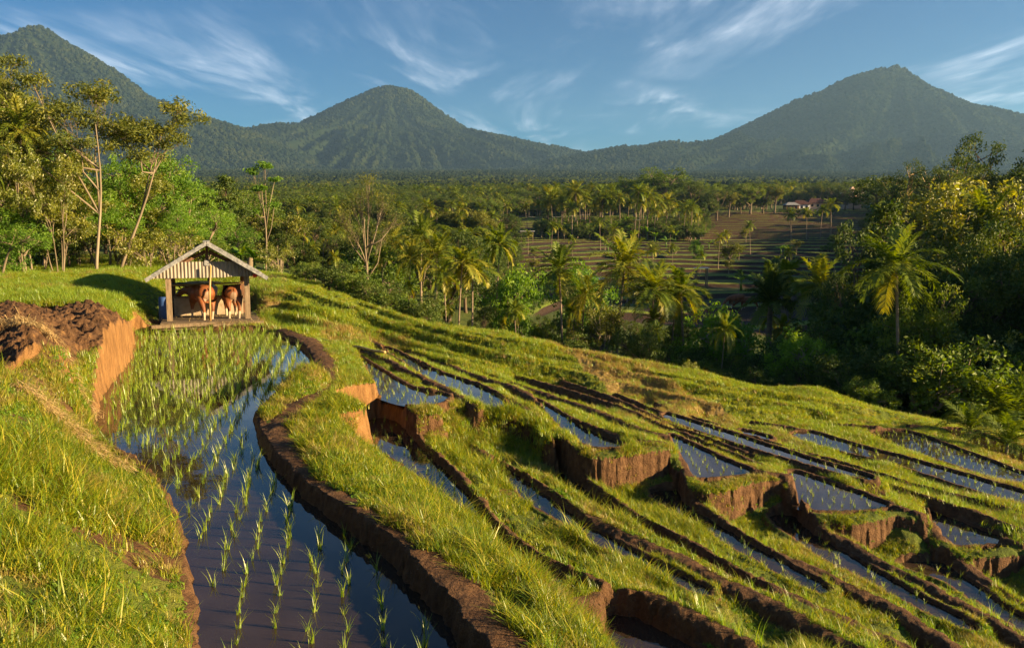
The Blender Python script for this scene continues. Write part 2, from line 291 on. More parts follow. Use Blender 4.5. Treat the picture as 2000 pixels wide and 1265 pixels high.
def ground(x, y, want=False):
    x = np.asarray(x, float); y = np.asarray(y, float); sh = x.shape; x = x.ravel(); y = y.ravel()
    r = np.hypot(x, y); z = base(x, y)
    z = meadow(x, y, z)
    z, tm, fr = terrace_field(x, y, z)
    near = r < 45
    g = np.ones(x.shape); dry = np.zeros(x.shape); tall = np.zeros(x.shape)
    nz = np.zeros(x.shape)
    nz[near] = (fbm(x[near]*1.3, y[near]*1.3, 4, 2)-.5)*np.where(x[near] > 1, .07, .15)+(fbm(x[near]*8, y[near]*8, 4, 5)-.5)*.075
    z = z+nz
    wx = np.zeros(x.shape); wx[near] = (fbm(x[near]*2.2, y[near]*2.2, 4, 8)-.5)*.16
    wf = np.zeros(x.shape); wf[near] = (fbm(x[near]*11, y[near]*11, 3, 28)-.5)*.11
    pl = np.zeros(x.shape, bool); pl[near] = inside(x[near], y[near], PLOUGH)
    clod = np.zeros(x.shape); clod[near] = fbm(x[near]*7, y[near]*7, 4, 77)
    z = np.where(pl, z+(clod-.5)*.30+.10*np.sin(x*3+y*2), z); g = np.where(pl, .0, g)
    yd = np.zeros(x.shape, bool); yd[near] = inside(x[near], y[near], YARD)
    ni = np.where(near)[0]; yb = np.zeros(x.shape)
    dd, _, _ = seg_dist(x[ni], y[ni], YARD, True); yb[ni] = sstep(-.5, .1, np.where(yd[ni], dd, -dd))
    z = z*(1-yb)+(.07+clod*.10)*yb; g = g*(1-yb)+.12*yb
    for P in STUB:
        s_ = np.zeros(x.shape, bool); s_[near] = inside(x[near], y[near], P); dry = np.where(s_, 1, dry)
    for m in MUD:
        d = np.hypot(x-m[0], y-m[1]); g = np.minimum(g, sstep(.3, .9, d+wx*3)+.1)
    # left bank: patchy
    lb = near & (x < 0) & (r < 14); bank = np.zeros(x.shape); bank[lb] = fbm(x[lb]*1.6, y[lb]*1.6, 3, 91)
    g = np.where(lb & (bank < .38), np.minimum(g, .38), g)
    water = np.zeros(x.shape, bool)
    done = []
    for hw, S, gs, P in RW:
        lo = P[:, :2].min(0)-1.6; hi = P[:, :2].max(0)+1.6
        i = np.where((x > lo[0]) & (x < hi[0]) & (y > lo[1]) & (y < hi[1]))[0]
        if not len(i): continue
        d, sd, zc = seg_dist(x[i], y[i], P, False)
        d = np.maximum(d+wx[i]*.45+wf[i], 0)
        h = zc-.05*np.minimum(d/hw, 1)**2-np.maximum(0, d-hw)*S
        h = h+(nz[i])*.45
        t = h > z[i]
        z[i] = np.where(t, h, z[i])
        if gs < 0: gi = sstep(-.02, .12, sd*d+wx[i]*.8-(.7 if hw > .2 else .25)*hw); tl = gi
        else: gi = 1-sstep(hw+.04, hw+.16, d-np.abs(wf[i])*2.5) if S > 3 else np.ones(len(i)); tl = np.zeros(len(i))
        g[i] = np.where(t, gi, g[i]); tall[i] = np.where(t, tl, tall[i])
    for k, (lv, P) in PW.items():
        lo = P.min(0)-1.2; hi = P.max(0)+1.2
        i = np.where((x > lo[0]) & (x < hi[0]) & (y > lo[1]) & (y < hi[1]))[0]
        if not len(i): continue
        d, _, _ = seg_dist(x[i], y[i], P, True); ins = inside(x[i], y[i], P)
        sd = np.where(ins, d, -d)+wx[i]*.4+wf[i]*.8
        rim = lv+.045-np.maximum(0, -sd-.10)*(6.0 if k[0] == 'P' else 2.0)
        zi = z[i]
        zi = np.where(sd < 0, np.maximum(zi, rim), zi)
        b = sstep(-.03, .07, sd)
        zi = zi*(1-b)+(lv-.10)*b
        z[i] = zi
        g[i] = np.where(sd > {'A': -.10, 'S': -.06}.get(k[0], -.14), 0, g[i]); tall[i] = np.where(sd > -.03, 0, tall[i]); water[i] |= sd > .03
    if not want: return z.reshape(sh)
    return z.reshape(sh), g.reshape(sh), dry.reshape(sh), tall.reshape(sh), water.reshape(sh), tm.reshape(sh), fr.reshape(sh)

# ------------------------------------------------------------------ object helpers
def mk(name, verts, faces, mats, parent=None, smooth=False, attrs=None, midx=None, link=True):
    """verts (n,3); faces: (m,k) array or list of arrays"""
    me = bpy.data.meshes.new(name); verts = np.asarray(verts, np.float32)
    fl = faces if isinstance(faces, list) and isinstance(faces[0], np.ndarray) and faces[0].ndim == 2 else [faces]
    fl = [np.asarray(f, np.int32) for f in fl if len(f)]
    me.vertices.add(len(verts)); me.vertices.foreach_set('co', verts.ravel())
    if fl:
        loops = np.concatenate([f.ravel() for f in fl]); tot = np.concatenate([np.full(len(f), f.shape[1], np.int32) for f in fl])
        st = np.r_[0, np.cumsum(tot)[:-1]].astype(np.int32)
        me.loops.add(len(loops)); me.loops.foreach_set('vertex_index', loops)
        me.polygons.add(len(tot)); me.polygons.foreach_set('loop_start', st); me.polygons.foreach_set('loop_total', tot)
        if midx is not None: me.polygons.foreach_set('material_index', np.asarray(midx, np.int32))
        me.polygons.foreach_set('use_smooth', np.full(len(tot), smooth))
    for a, v in (attrs or {}).items():
        at = me.attributes.new(a, 'FLOAT', 'POINT'); at.data.foreach_set('value', np.asarray(v, np.float32).ravel())
    me.update(calc_edges=True); me.validate(clean_customdata=False)
    for m in (mats if isinstance(mats, (list, tuple)) else [mats]):
        if m: me.materials.append(m)
    o = bpy.data.objects.new(name, me)
    if link: COL.objects.link(o)
    if parent: o.parent = parent
    return o
def tag(o, label=None, cat=None, group=None, kind=None):
    for k, v in (('label', label), ('category', cat), ('group', group), ('kind', kind)):
        if v: o[k] = v
    return o
def empty(name, loc, rz=0, label=None, cat=None, group=None, sc=1):
    o = bpy.data.objects.new(name, None); COL.objects.link(o); o.location = loc; o.rotation_euler = (0, 0, rz); o.scale = (sc,)*3
    o.empty_display_size = .3
    return tag(o, label, cat, group)
def copy_tree(o, parent=None):
    c = o.copy(); COL.objects.link(c); c.parent = parent
    for ch in list(o.children): copy_tree(ch, c)
    return c
class MB:
    """collects shapes into one mesh"""
    def __init__(s): s.v = []; s.q = []; s.t = []; s.n = 0; s.var = []
    def add(s, v, q=None, t=None, var=0.5):
        v = np.asarray(v, float)
        if q is not None and len(q): s.q.append(np.asarray(q)+s.n)
        if t is not None and len(t): s.t.append(np.asarray(t)+s.n)
        s.v.append(v); s.var.append(np.full(len(v), var) if np.isscalar(var) else var); s.n += len(v)
    def box(s, c, d, rot=None, var=.5, taper=1):
        x, y, z = np.array(d)/2
        v = np.array([(-x,-y,-z),(x,-y,-z),(x,y,-z),(-x,y,-z),(-x*taper,-y*taper,z),(x*taper,-y*taper,z),(x*taper,y*taper,z),(-x*taper,y*taper,z)])
        if rot is not None: v = v@np.array(rot.to_3x3() if hasattr(rot, 'to_3x3') else rot).T
        s.add(v+np.array(c), [(0,3,2,1),(4,5,6,7),(0,1,5,4),(1,2,6,5),(2,3,7,6),(3,0,4,7)], var=var)
    def beam(s, a, b, w, h, up=(0, 0, 1), var=.5):
        a = np.array(a, float); b = np.array(b, float); d = b-a; l = np.linalg.norm(d); d /= l
        u = np.array(up, float); x = np.cross(d, u); x /= np.linalg.norm(x); u = np.cross(x, d)
        M = np.array([x, d, u]).T; s.box((a+b)/2, (w, l, h), rot=M, var=var)
    def tube(s, P, rad, k=8, var=.5, cap=True):
        P = np.asarray(P, float); m = len(P); rad = np.broadcast_to(np.asarray(rad, float), (m,))
        T = np.gradient(P, axis=0); T /= np.linalg.norm(T, axis=1)[:, None]+1e-9
        ref = np.array([0, 1, 0.]) if abs(T[0][1]) < .9 else np.array([1, 0, 0.])
        X = np.cross(T, ref); X /= np.linalg.norm(X, axis=1)[:, None]+1e-9; Y = np.cross(T, X)
        a = np.arange(k)*2*math.pi/k
        v = P[:, None]+rad[:, None, None]*(np.cos(a)[None, :, None]*X[:, None]+np.sin(a)[None, :, None]*Y[:, None])
        i = np.arange(m-1)[:, None]*k; j = np.arange(k)[None]; j2 = (j+1) % k
        q = np.stack([i+j, i+j2, i+k+j2, i+k+j], -1).reshape(-1, 4)
        vv = v.reshape(-1, 3); t = []
        if cap:
            n0 = len(vv); vv = np.vstack([vv, P[0], P[-1]])
            for c in range(k): t.append((n0, (c+1) % k, c)); t.append((n0+1, (m-1)*k+c, (m-1)*k+(c+1) % k))
        s.add(vv, q, t, var)
    def build(s, name, mat, parent=None, smooth=False, link=True):
        V = np.vstack(s.v); f = []
        if s.q: f.append(np.vstack(s.q))
        if s.t: f.append(np.vstack(s.t))
        return mk(name, V, f, mat, parent, smooth, {'var': np.concatenate(s.var)}, link=link)

# ------------------------------------------------------------------ materials
def mat(name):
    m = bpy.data.materials.new(name); m.use_nodes = True; m.node_tree.nodes.clear(); return m, m.node_tree
def c4(c): return (c[0], c[1], c[2], 1)
def ramp(nt, fac, stops):
    r = N(nt, 'ShaderNodeValToRGB'); e = r.color_ramp.elements
    while len(e) < len(stops): e.new(.5)
    for i, (p, c) in enumerate(stops): e[i].position = p; e[i].color = c4(c)
    nt.links.new(fac, r.inputs[0]); return r.outputs[0]
def simple(name, cols, rough=.8, scale=6, bump=.2, bscale=30, stretch=(1, 1, 1), spec=.3, metal=0):
    m, nt = mat(name); Lk = nt.links.new
    t = N(nt, 'ShaderNodeTexCoord'); mp = N(nt, 'ShaderNodeMapping', ins={'Scale': stretch}); Lk(t.outputs['Object'], mp.inputs[0])
    no = N(nt, 'ShaderNodeTexNoise', ins={'Scale': scale, 'Detail': 6, 'Roughness': .65}); Lk(mp.outputs[0], no.inputs['Vector'])
    k = len(cols); cr = ramp(nt, no.outputs[0], [(.3+.4*i/max(k-1, 1), c) for i, c in enumerate(cols)])
    nb = N(nt, 'ShaderNodeTexNoise', ins={'Scale': bscale, 'Detail': 5}); Lk(mp.outputs[0], nb.inputs['Vector'])
    bp = N(nt, 'ShaderNodeBump', ins={'Strength': bump, 'Distance': .02}); Lk(nb.outputs[0], bp.inputs['Height'])
    p = N(nt, 'ShaderNodeBsdfPrincipled', ins={'Roughness': rough, 'Metallic': metal, 'Specular IOR Level': spec}); Lk(cr, p.inputs['Base Color']); Lk(bp.outputs[0], p.inputs['Normal'])
    o = N(nt, 'ShaderNodeOutputMaterial'); Lk(p.outputs[0], o.inputs[0]); return m
def leafmat(name, cols, trans=.4, gloss=.06, vary=.35, rough=.45):
    """colour from per-leaf 'var' attribute plus a per-object offset"""
    m, nt = mat(name); Lk = nt.links.new
    at = N(nt, 'ShaderNodeAttribute', attribute_name='var'); oi = N(nt, 'ShaderNodeObjectInfo')
    a = N(nt, 'ShaderNodeMath', operation='MULTIPLY_ADD', ins={1: vary, 2: -vary/2}); Lk(oi.outputs['Random'], a.inputs[0])
    b = N(nt, 'ShaderNodeMath', operation='ADD', use_clamp=True); Lk(at.outputs['Fac'], b.inputs[0]); Lk(a.outputs[0], b.inputs[1])
    k = len(cols); cr = ramp(nt, b.outputs[0], [(i/max(k-1, 1), c) for i, c in enumerate(cols)])
    d = N(nt, 'ShaderNodeBsdfDiffuse'); Lk(cr, d.inputs[0])
    t = N(nt, 'ShaderNodeBsdfTranslucent'); hs = N(nt, 'ShaderNodeHueSaturation', ins={'Hue': .485, 'Saturation': 1.15, 'Value': 1.5}); Lk(cr, hs.inputs['Color']); Lk(hs.outputs[0], t.inputs[0])
    mx = N(nt, 'ShaderNodeMixShader', ins={0: trans}); Lk(d.outputs[0], mx.inputs[1]); Lk(t.outputs[0], mx.inputs[2])
    g = N(nt, 'ShaderNodeBsdfGlossy', ins={'Roughness': rough, 'Color': (1, 1, 1, 1)})
    m2 = N(nt, 'ShaderNodeMixShader', ins={0: gloss}); Lk(mx.outputs[0], m2.inputs[1]); Lk(g.outputs[0], m2.inputs[2])
    o = N(nt, 'ShaderNodeOutputMaterial'); Lk(m2.outputs[0], o.inputs[0]); return m
M = {}
M['grass'] = leafmat('grass_blades', [(.025,.060,.006),(.11,.185,.009),(.25,.31,.012),(.42,.36,.03)], .45, .03, .25)
M['rice'] = leafmat('rice_leaf', [(.09,.20,.015),(.20,.32,.02),(.30,.36,.04)], .45, .05, .2)
M['dryg'] = leafmat('dry_grass', [(.22,.17,.05),(.38,.28,.09),(.30,.27,.06)], .35, .03)
M['palm'] = leafmat('palm_leaf', [(.045,.085,.010),(.12,.17,.014),(.24,.22,.025)], .35, .02, .4, .5)
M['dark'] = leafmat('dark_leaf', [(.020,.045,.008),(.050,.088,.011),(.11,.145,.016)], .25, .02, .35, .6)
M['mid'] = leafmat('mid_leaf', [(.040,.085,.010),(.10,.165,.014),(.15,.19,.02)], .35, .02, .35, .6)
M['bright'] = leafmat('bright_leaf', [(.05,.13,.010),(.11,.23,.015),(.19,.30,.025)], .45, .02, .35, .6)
M['olive'] = leafmat('olive_leaf', [(.045,.072,.010),(.105,.13,.015),(.20,.20,.025)], .35, .02, .35, .6)
M['yellow'] = leafmat('yellow_leaf', [(.08,.12,.010),(.18,.21,.016),(.28,.27,.025)], .45, .05)
M['far'] = leafmat('forest_canopy', [(.008,.015,.008),(.016,.025,.011),(.032,.040,.014)], .05, .0, .8)
def far_mat():
    m = M['far']; nt = m.node_tree; Lk = nt.links.new; g = N(nt, 'ShaderNodeNewGeometry')
    n = N(nt, 'ShaderNodeTexNoise', ins={'Scale': .006, 'Detail': 5}); Lk(g.outputs['Position'], n.inputs['Vector'])
    a = N(nt, 'ShaderNodeMath', operation='MULTIPLY_ADD', ins={1: 2.0, 2: -1.0}); Lk(n.outputs[0], a.inputs[0])
    b = N(nt, 'ShaderNodeMath', operation='ADD', use_clamp=True); cr = [x for x in nt.nodes if x.type == 'VALTORGB'][0]
    Lk(cr.inputs[0].links[0].from_socket, b.inputs[0]); Lk(a.outputs[0], b.inputs[1]); Lk(b.outputs[0], cr.inputs[0])
far_mat()
M['banana'] = leafmat('banana_leaf', [(.06,.14,.012),(.12,.22,.02),(.22,.27,.03)], .45, .03, .3, .45)
M['bark'] = simple('pale_bark', [(.09,.07,.045),(.19,.15,.10),(.30,.25,.18)], .9, 3, .6, 20, (1, 1, .3))
M['pbark'] = simple('palm_bark', [(.14,.10,.07),(.27,.21,.15)], .9, 5, .5, 14, (.4, .4, 5))
M['dbark'] = simple('dark_bark', [(.07,.05,.03),(.15,.11,.07)], .9, 5, .5, 14)
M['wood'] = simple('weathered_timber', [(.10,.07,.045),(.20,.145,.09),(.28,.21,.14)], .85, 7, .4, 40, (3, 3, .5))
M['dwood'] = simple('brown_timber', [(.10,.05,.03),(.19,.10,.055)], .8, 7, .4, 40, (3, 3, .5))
M['bamboo'] = simple('bamboo', [(.30,.19,.07),(.44,.30,.12)], .5, 5, .15, 30)
M['concrete'] = simple('stained_concrete', [(.22,.16,.10),(.36,.28,.19),(.42,.34,.25)], .9, 3, .3, 30)
M['tin'] = simple('weathered_tin', [(.09,.075,.06),(.19,.165,.13),(.29,.25,.20)], .5, 5, .1, 30, (1, 1, .3), .5)
M['tinedge'] = simple('grey_roof_sheet', [(.08,.085,.09),(.20,.205,.21),(.34,.34,.33)], .6, 9, .3, 30)
M['straw'] = leafmat('straw', [(.25,.17,.07),(.42,.30,.13),(.5,.40,.2)], .2, .03)
M['red'] = simple('red_plastic', [(.6,.03,.02),(.75,.06,.03)], .5)
M['blue'] = simple('blue_plastic', [(.02,.05,.16),(.03,.08,.26)], .6)
M['cloth'] = simple('pale_cloth', [(.30,.36,.42),(.62,.62,.60),(.75,.72,.66)], .8, 5, .3, 12)
M['dcloth'] = simple('dark_tarpaulin', [(.05,.06,.08),(.12,.14,.18)], .6, 5, .3, 12)
M['roofred'] = simple('red_roof_tiles', [(.03,.013,.011),(.07,.022,.018)], .8, 8, .5, 60)
M['white'] = simple('white_plaster', [(.5,.5,.5),(.75,.74,.72)], .8)
M['wallbrick'] = simple('pink_stone', [(.45,.28,.2),(.6,.42,.32)], .8)
M['glassd'] = simple('dark_opening', [(.01,.01,.012),(.02,.02,.025)], .3)
def ground_mat(valley=False):
    m, nt = mat('valley_fields' if valley else 'ground'); Lk = nt.links.new
    def att(n): return N(nt, 'ShaderNodeAttribute', attribute_name=n).outputs['Fac']
    g = N(nt, 'ShaderNodeNewGeometry')
    def noise(s, d=6, r=.6):
        n = N(nt, 'ShaderNodeTexNoise', ins={'Scale': s, 'Detail': d, 'Roughness': r}); Lk(g.outputs['Position'], n.inputs['Vector']); return n.outputs[0]
    n1, n2, n3 = noise(1.1), noise(9), noise(45)
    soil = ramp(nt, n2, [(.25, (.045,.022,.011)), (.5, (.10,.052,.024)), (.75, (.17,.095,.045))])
    mpz = N(nt, 'ShaderNodeMapping', ins={'Scale': (8, 8, 2.2)}); Lk(g.outputs['Position'], mpz.inputs[0]); n4 = N(nt, 'ShaderNodeTexNoise', ins={'Scale': 1, 'Detail': 6, 'Roughness': .7}); Lk(mpz.outputs[0], n4.inputs['Vector']); n4 = n4.outputs[0]
    clay = ramp(nt, n4, [(.28, (.13,.065,.024)), (.5, (.23,.12,.042)), (.72, (.32,.18,.07))])
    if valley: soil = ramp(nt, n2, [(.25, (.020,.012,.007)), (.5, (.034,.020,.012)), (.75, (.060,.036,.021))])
    def mix(f, a, b):
        x = N(nt, 'ShaderNodeMix', data_type='RGBA'); Lk(f, x.inputs[0]); Lk(a, x.inputs[6]); Lk(b, x.inputs[7]); return x.outputs[2]
    soil = mix(att('clay'), soil, clay)
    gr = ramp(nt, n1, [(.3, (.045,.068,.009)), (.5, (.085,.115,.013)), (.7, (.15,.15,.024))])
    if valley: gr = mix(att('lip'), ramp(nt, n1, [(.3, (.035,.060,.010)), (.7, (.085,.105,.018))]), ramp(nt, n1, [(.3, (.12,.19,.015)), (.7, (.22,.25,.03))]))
    dry = ramp(nt, n2, [(.3, (.16,.11,.04)), (.7, (.32,.23,.08))])
    gr = mix(att('dry'), gr, dry)
    fld = ramp(nt, n3, [(.3, (.05,.10,.012)), (.6, (.13,.20,.02))])
    # mask with broken edge
    s = N(nt, 'ShaderNodeMath', operation='ADD'); Lk(att('grassy'), s.inputs[0])
    s2 = N(nt, 'ShaderNodeMath', operation='MULTIPLY_ADD', ins={1: 1.1, 2: -.55}); Lk(n2, s2.inputs[0]); Lk(s2.outputs[0], s.inputs[1])
    mr = N(nt, 'ShaderNodeMapRange', interpolation_type='SMOOTHSTEP', ins={1: .38, 2: .62}); Lk(s.outputs[0], mr.inputs[0])
    colr = mix(mr.outputs[0], soil, gr)
    b = N(nt, 'ShaderNodeMath', operation='MULTIPLY_ADD', ins={1: .6}); Lk(n2, b.inputs[0]); b3 = N(nt, 'ShaderNodeMath', operation='MULTIPLY_ADD', ins={1: 1.2}); Lk(n4, b3.inputs[0]); Lk(n3, b3.inputs[2]); Lk(b3.outputs[0], b.inputs[2])
    bp = N(nt, 'ShaderNodeBump', ins={'Strength': .9, 'Distance': .05}); Lk(b.outputs[0], bp.inputs['Height'])
    p = N(nt, 'ShaderNodeBsdfPrincipled', ins={'Roughness': .9, 'Specular IOR Level': .2}); Lk(colr, p.inputs['Base Color']); Lk(bp.outputs[0], p.inputs['Normal'])
    o = N(nt, 'ShaderNodeOutputMaterial'); Lk(p.outputs[0], o.inputs[0]); return m
M['ground'] = ground_mat(); M['valley'] = ground_mat(True)
def hill_mat():
    m, nt = mat('hill_forest_floor'); Lk = nt.links.new
    g = N(nt, 'ShaderNodeNewGeometry'); n = N(nt, 'ShaderNodeTexNoise', ins={'Scale': .02, 'Detail': 8}); Lk(g.outputs['Position'], n.inputs['Vector'])
    c = ramp(nt, n.outputs[0], [(.3, (.010,.018,.008)), (.7, (.022,.032,.011))])
    p = N(nt, 'ShaderNodeBsdfPrincipled', ins={'Roughness': 1, 'Specular IOR Level': 0}); Lk(c, p.inputs['Base Color'])
    o = N(nt, 'ShaderNodeOutputMaterial'); Lk(p.outputs[0], o.inputs[0]); return m
M['hill'] = hill_mat()
def water_mat():
    m, nt = mat('paddy_water'); Lk = nt.links.new
    g = N(nt, 'ShaderNodeNewGeometry')
    n = N(nt, 'ShaderNodeTexNoise', ins={'Scale': 2.5, 'Detail': 3}); Lk(g.outputs['Position'], n.inputs['Vector'])
    bp = N(nt, 'ShaderNodeBump', ins={'Strength': .06, 'Distance': .02}); Lk(n.outputs[0], bp.inputs['Height'])
    n2 = N(nt, 'ShaderNodeTexNoise', ins={'Scale': 1.2, 'Detail': 6}); Lk(g.outputs['Position'], n2.inputs['Vector'])
    c = ramp(nt, n2.outputs[0], [(.3, (.022,.014,.009)), (.7, (.046,.030,.020))])
    p = N(nt, 'ShaderNodeBsdfPrincipled', ins={'Roughness': .02, 'IOR': 1.36, 'Specular IOR Level': .65}); Lk(c, p.inputs['Base Color']); Lk(bp.outputs[0], p.inputs['Normal'])
    o = N(nt, 'ShaderNodeOutputMaterial'); Lk(p.outputs[0], o.inputs[0]); return m
M['water'] = water_mat()

# ------------------------------------------------------------------ ground sheets
def polar(name, az, rr, fn, mat_, kind='structure', split=None):
    A, Rr = np.meshgrid(az, rr); x = np.sin(A)*Rr; y = np.cos(A)*Rr
    z, attrs = fn(x, y); V = np.stack([x, y, z], -1).reshape(-1, 3); na = len(az)
    i = np.arange(len(rr)-1)[:, None]*na+np.arange(na-1)[None]
    Fq = np.stack([i, i+1, i+na+1, i+na], -1).reshape(-1, 4)
    return V, Fq, attrs
def gfn(x, y):
    z, g, dry, tall, wat, tm, fr = ground(x, y, True)
    gy, gx = np.gradient(z); r = np.hypot(x, y)
    # slope estimate from grid neighbours
    dr = np.gradient(r, axis=0); da = np.hypot(np.gradient(x, axis=1), np.gradient(y, axis=1))
    sl = np.hypot(gy/np.maximum(dr, 1e-4), gx/np.maximum(da, 1e-4))
    steep = sstep(1.3, 2.6, sl)
    g = g*(1-steep*np.where(r < 16.5, 1, .35)*(r < 60))
    n = fbm(x/18, y/18, 3, 40)
    # valley terraces: grassy lip, bare riser and tread in the ploughed ones
    lip = (sstep(.9, .97, fr)+(1-sstep(.0, .18, fr)))
    treadg = sstep(.34, .42, n)
    gt = np.clip(lip*.95+treadg*.8*(1-sstep(.76, .8, fr)), 0, 1)
    brown = (x/y > .20) & (r > 228) & (r < 330); gt = np.where(brown, np.where(lip > .5, .58, 0), gt)
    g = g*(1-tm)+gt*tm
    clay = np.where(steep > .3, sstep(.0, 1., steep)*np.where((x < -2.) & (y > 10), 1, .06), 0)
    clay = np.where(brown, .15, clay)
    dry2 = np.clip(dry+.8*sstep(.55, .7, fbm(x/3.1, y/3.1, 3, 66))*((r > 12) & (r < 48)), 0, 1)
    return z, {'grassy': g, 'dry': dry2, 'clay': clay, 'lip': np.clip(lip, 0, 1)*tm}
az1 = np.r_[np.linspace(R(-65), R(-35), 120), np.linspace(R(-34.9), R(34.9), 1250), np.linspace(R(35), R(60), 100)]
r1 = np.exp(np.linspace(math.log(2.2), math.log(46), 1250))
V, Fq, at = polar('ground', az1, r1, gfn, None)
mk('ground', V, Fq, M['ground'], smooth=True, attrs=at)['kind'] = 'structure'
az2 = np.r_[np.linspace(R(-65), R(-35), 40), np.linspace(R(-34.8), R(36), 620), np.linspace(R(37), R(60), 40)]
r2 = np.exp(np.linspace(math.log(45.9), math.log(720), 760))
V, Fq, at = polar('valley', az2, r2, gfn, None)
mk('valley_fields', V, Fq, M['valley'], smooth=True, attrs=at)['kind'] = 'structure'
# wide sheet under and behind everything
s = 3000; mk('ground_plain', [(-s,-s,-9),(s,-s,-9),(s,40,-9),(-s,40,-9)], [(0,1,2,3)], M['hill'])['kind'] = 'structure'
az3 = np.linspace(R(-42), R(42), 760); r3 = np.exp(np.linspace(math.log(700), math.log(7500), 620))
A, Rr = np.meshgrid(az3, r3); hx = np.sin(A)*Rr; hy = np.cos(A)*Rr; hz, hw_ = hill(hx, hy)
na = len(az3); i = np.arange(len(r3)-1)[:, None]*na+np.arange(na-1)[None]
Fq = np.stack([i, i+1, i+na+1, i+na], -1).reshape(-1, 4); V = np.stack([hx, hy, hz], -1).reshape(-1, 3)
wf = hw_.reshape(-1)[Fq[:, 0]]
for k, nm in ((0, 'foothills'), (1, 'mountain'), (2, 'mountain'), (3, 'mountain')):
    f = Fq[wf == k]
    if not len(f): continue
    u, inv = np.unique(f, return_inverse=True)
    mk(nm, V[u], inv.reshape(-1, 4), M['hill'], smooth=True)['kind'] = 'structure'
# water sheets
for k, (lv, P) in PW.items():
    c = P.mean(0); n_ = len(P); T = np.roll(P, -1, 0)-np.roll(P, 1, 0); T /= np.linalg.norm(T, axis=1)[:, None]
    area = .5*np.sum(P[:, 0]*np.roll(P[:, 1], -1)-np.roll(P[:, 0], -1)*P[:, 1]); sgn = 1 if area > 0 else -1
    O = P+sgn*np.stack([T[:, 1], -T[:, 0]], -1)*.09
    me = bpy.data.meshes.new('paddy_water'); bm = bmesh.new(); vs = [bm.verts.new((p[0], p[1], lv)) for p in O]
    bm.faces.new(vs); bmesh.ops.triangulate(bm, faces=bm.faces[:]); bm.to_mesh(me); bm.free(); me.materials.append(M['water'])
    o = bpy.data.objects.new('paddy_water', me); COL.objects.link(o); o['kind'] = 'structure'

# ------------------------------------------------------------------ instancing for uncountable stuff
PROTO = bpy.data.collections.new('proto_hidden')
def proto_coll(name, objs):
    c = bpy.data.collections.new(name)
    for o in objs: c.objects.link(o)
    return c
def scatter(name, P, rot, scl, idx, coll, label, cat):
    me = bpy.data.meshes.new(name); me.vertices.add(len(P)); me.vertices.foreach_set('co', np.asarray(P, np.float32).ravel())
    a = me.attributes.new('rot', 'FLOAT_VECTOR', 'POINT'); a.data.foreach_set('vector', np.asarray(rot, np.float32).ravel())
    a = me.attributes.new('scl', 'FLOAT_VECTOR', 'POINT'); a.data.foreach_set('vector', np.asarray(scl, np.float32).ravel())
    a = me.attributes.new('idx', 'INT', 'POINT'); a.data.foreach_set('value', np.asarray(idx, np.int32))
    o = bpy.data.objects.new(name, me); COL.objects.link(o)
    ng = bpy.data.node_groups.new(name, 'GeometryNodeTree')
    ng.interface.new_socket('Geometry', in_out='INPUT', socket_type='NodeSocketGeometry'); ng.interface.new_socket('Geometry', in_out='OUTPUT', socket_type='NodeSocketGeometry')
    gi = N(ng, 'NodeGroupInput'); go = N(ng, 'NodeGroupOutput'); ip = N(ng, 'GeometryNodeInstanceOnPoints')
    ci = N(ng, 'GeometryNodeCollectionInfo'); ci.inputs[0].default_value = coll; ci.inputs[1].default_value = True; ci.inputs[2].default_value = True
    def na_(n, t): x = N(ng, 'GeometryNodeInputNamedAttribute', data_type=t); x.inputs[0].default_value = n; return x.outputs[0]
    lk = ng.links.new
    lk(gi.outputs[0], ip.inputs['Points']); lk(ci.outputs[0], ip.inputs['Instance']); ip.inputs['Pick Instance'].default_value = True
    lk(na_('idx', 'INT'), ip.inputs['Instance Index']); lk(na_('rot', 'FLOAT_VECTOR'), ip.inputs['Rotation']); lk(na_('scl', 'FLOAT_VECTOR'), ip.inputs['Scale'])
    lk(ip.outputs[0], go.inputs[0])
    md = o.modifiers.new('scatter', 'NODES'); md.node_group = ng
    tag(o, label, cat, None, 'stuff'); return o

# grass tuft: n blades, radius, height
def tuft(name, n, rad, h, w, lean, mat_, seed, vlo=.0, vhi=1., segs=3):
    g = np.random.default_rng(seed); mb = MB()
    for _ in range(n):
        a = g.uniform(0, 6.283); r = rad*math.sqrt(g.uniform()); hh = h*g.uniform(.45, 1.1); ln = lean*g.uniform(.3, 1.3)*hh
        b = g.uniform(0, 6.283); dr = np.array([math.cos(b), math.sin(b), 0]); sd = np.array([-dr[1], dr[0], 0]); ww = w*g.uniform(.7, 1.3)
        p0 = np.array([math.cos(a)*r, math.sin(a)*r, -.02]); v = []
        for i in range(segs+1):
            t = i/segs; c = p0+np.array([0, 0, hh])*(t-.25*t*t*lean)+dr*ln*t*t; wd = ww*(1-t**1.6)*.5
            if i < segs: v += [c-sd*wd, c+sd*wd]
            else: v += [c]
        q = [(2*i, 2*i+1, 2*i+3, 2*i+2) for i in range(segs-1)]; m_ = 2*(segs-1)
        mb.add(v, q, [(m_, m_+1, m_+2)], var=g.uniform(vlo, vhi))
    return mb.build(name, mat_, link=False)
G1 = proto_coll('tufts_short', [tuft('t0', 16, .07, .13, .010, .9, M['grass'], 1), tuft('t1', 14, .08, .17, .009, .8, M['grass'], 2), tuft('t2', 16, .08, .10, .011, 1.1, M['grass'], 3, .3, 1), tuft('t3', 10, .07, .15, .008, 1.0, M['dryg'], 4), tuft('t4', 12, .07, .07, .030, 1.5, M['bright'], 14, 0, 1, 2), tuft('t5', 9, .05, .30, .010, .9, M['grass'], 15)])
G2 = proto_coll('tufts_tall', [tuft('u0', 10, .06, .32, .009, .45, M['rice'], 5), tuft('u1', 9, .07, .26, .010, .5, M['rice'], 6), tuft('u2', 9, .06, .38, .009, .4, M['rice'], 7)])
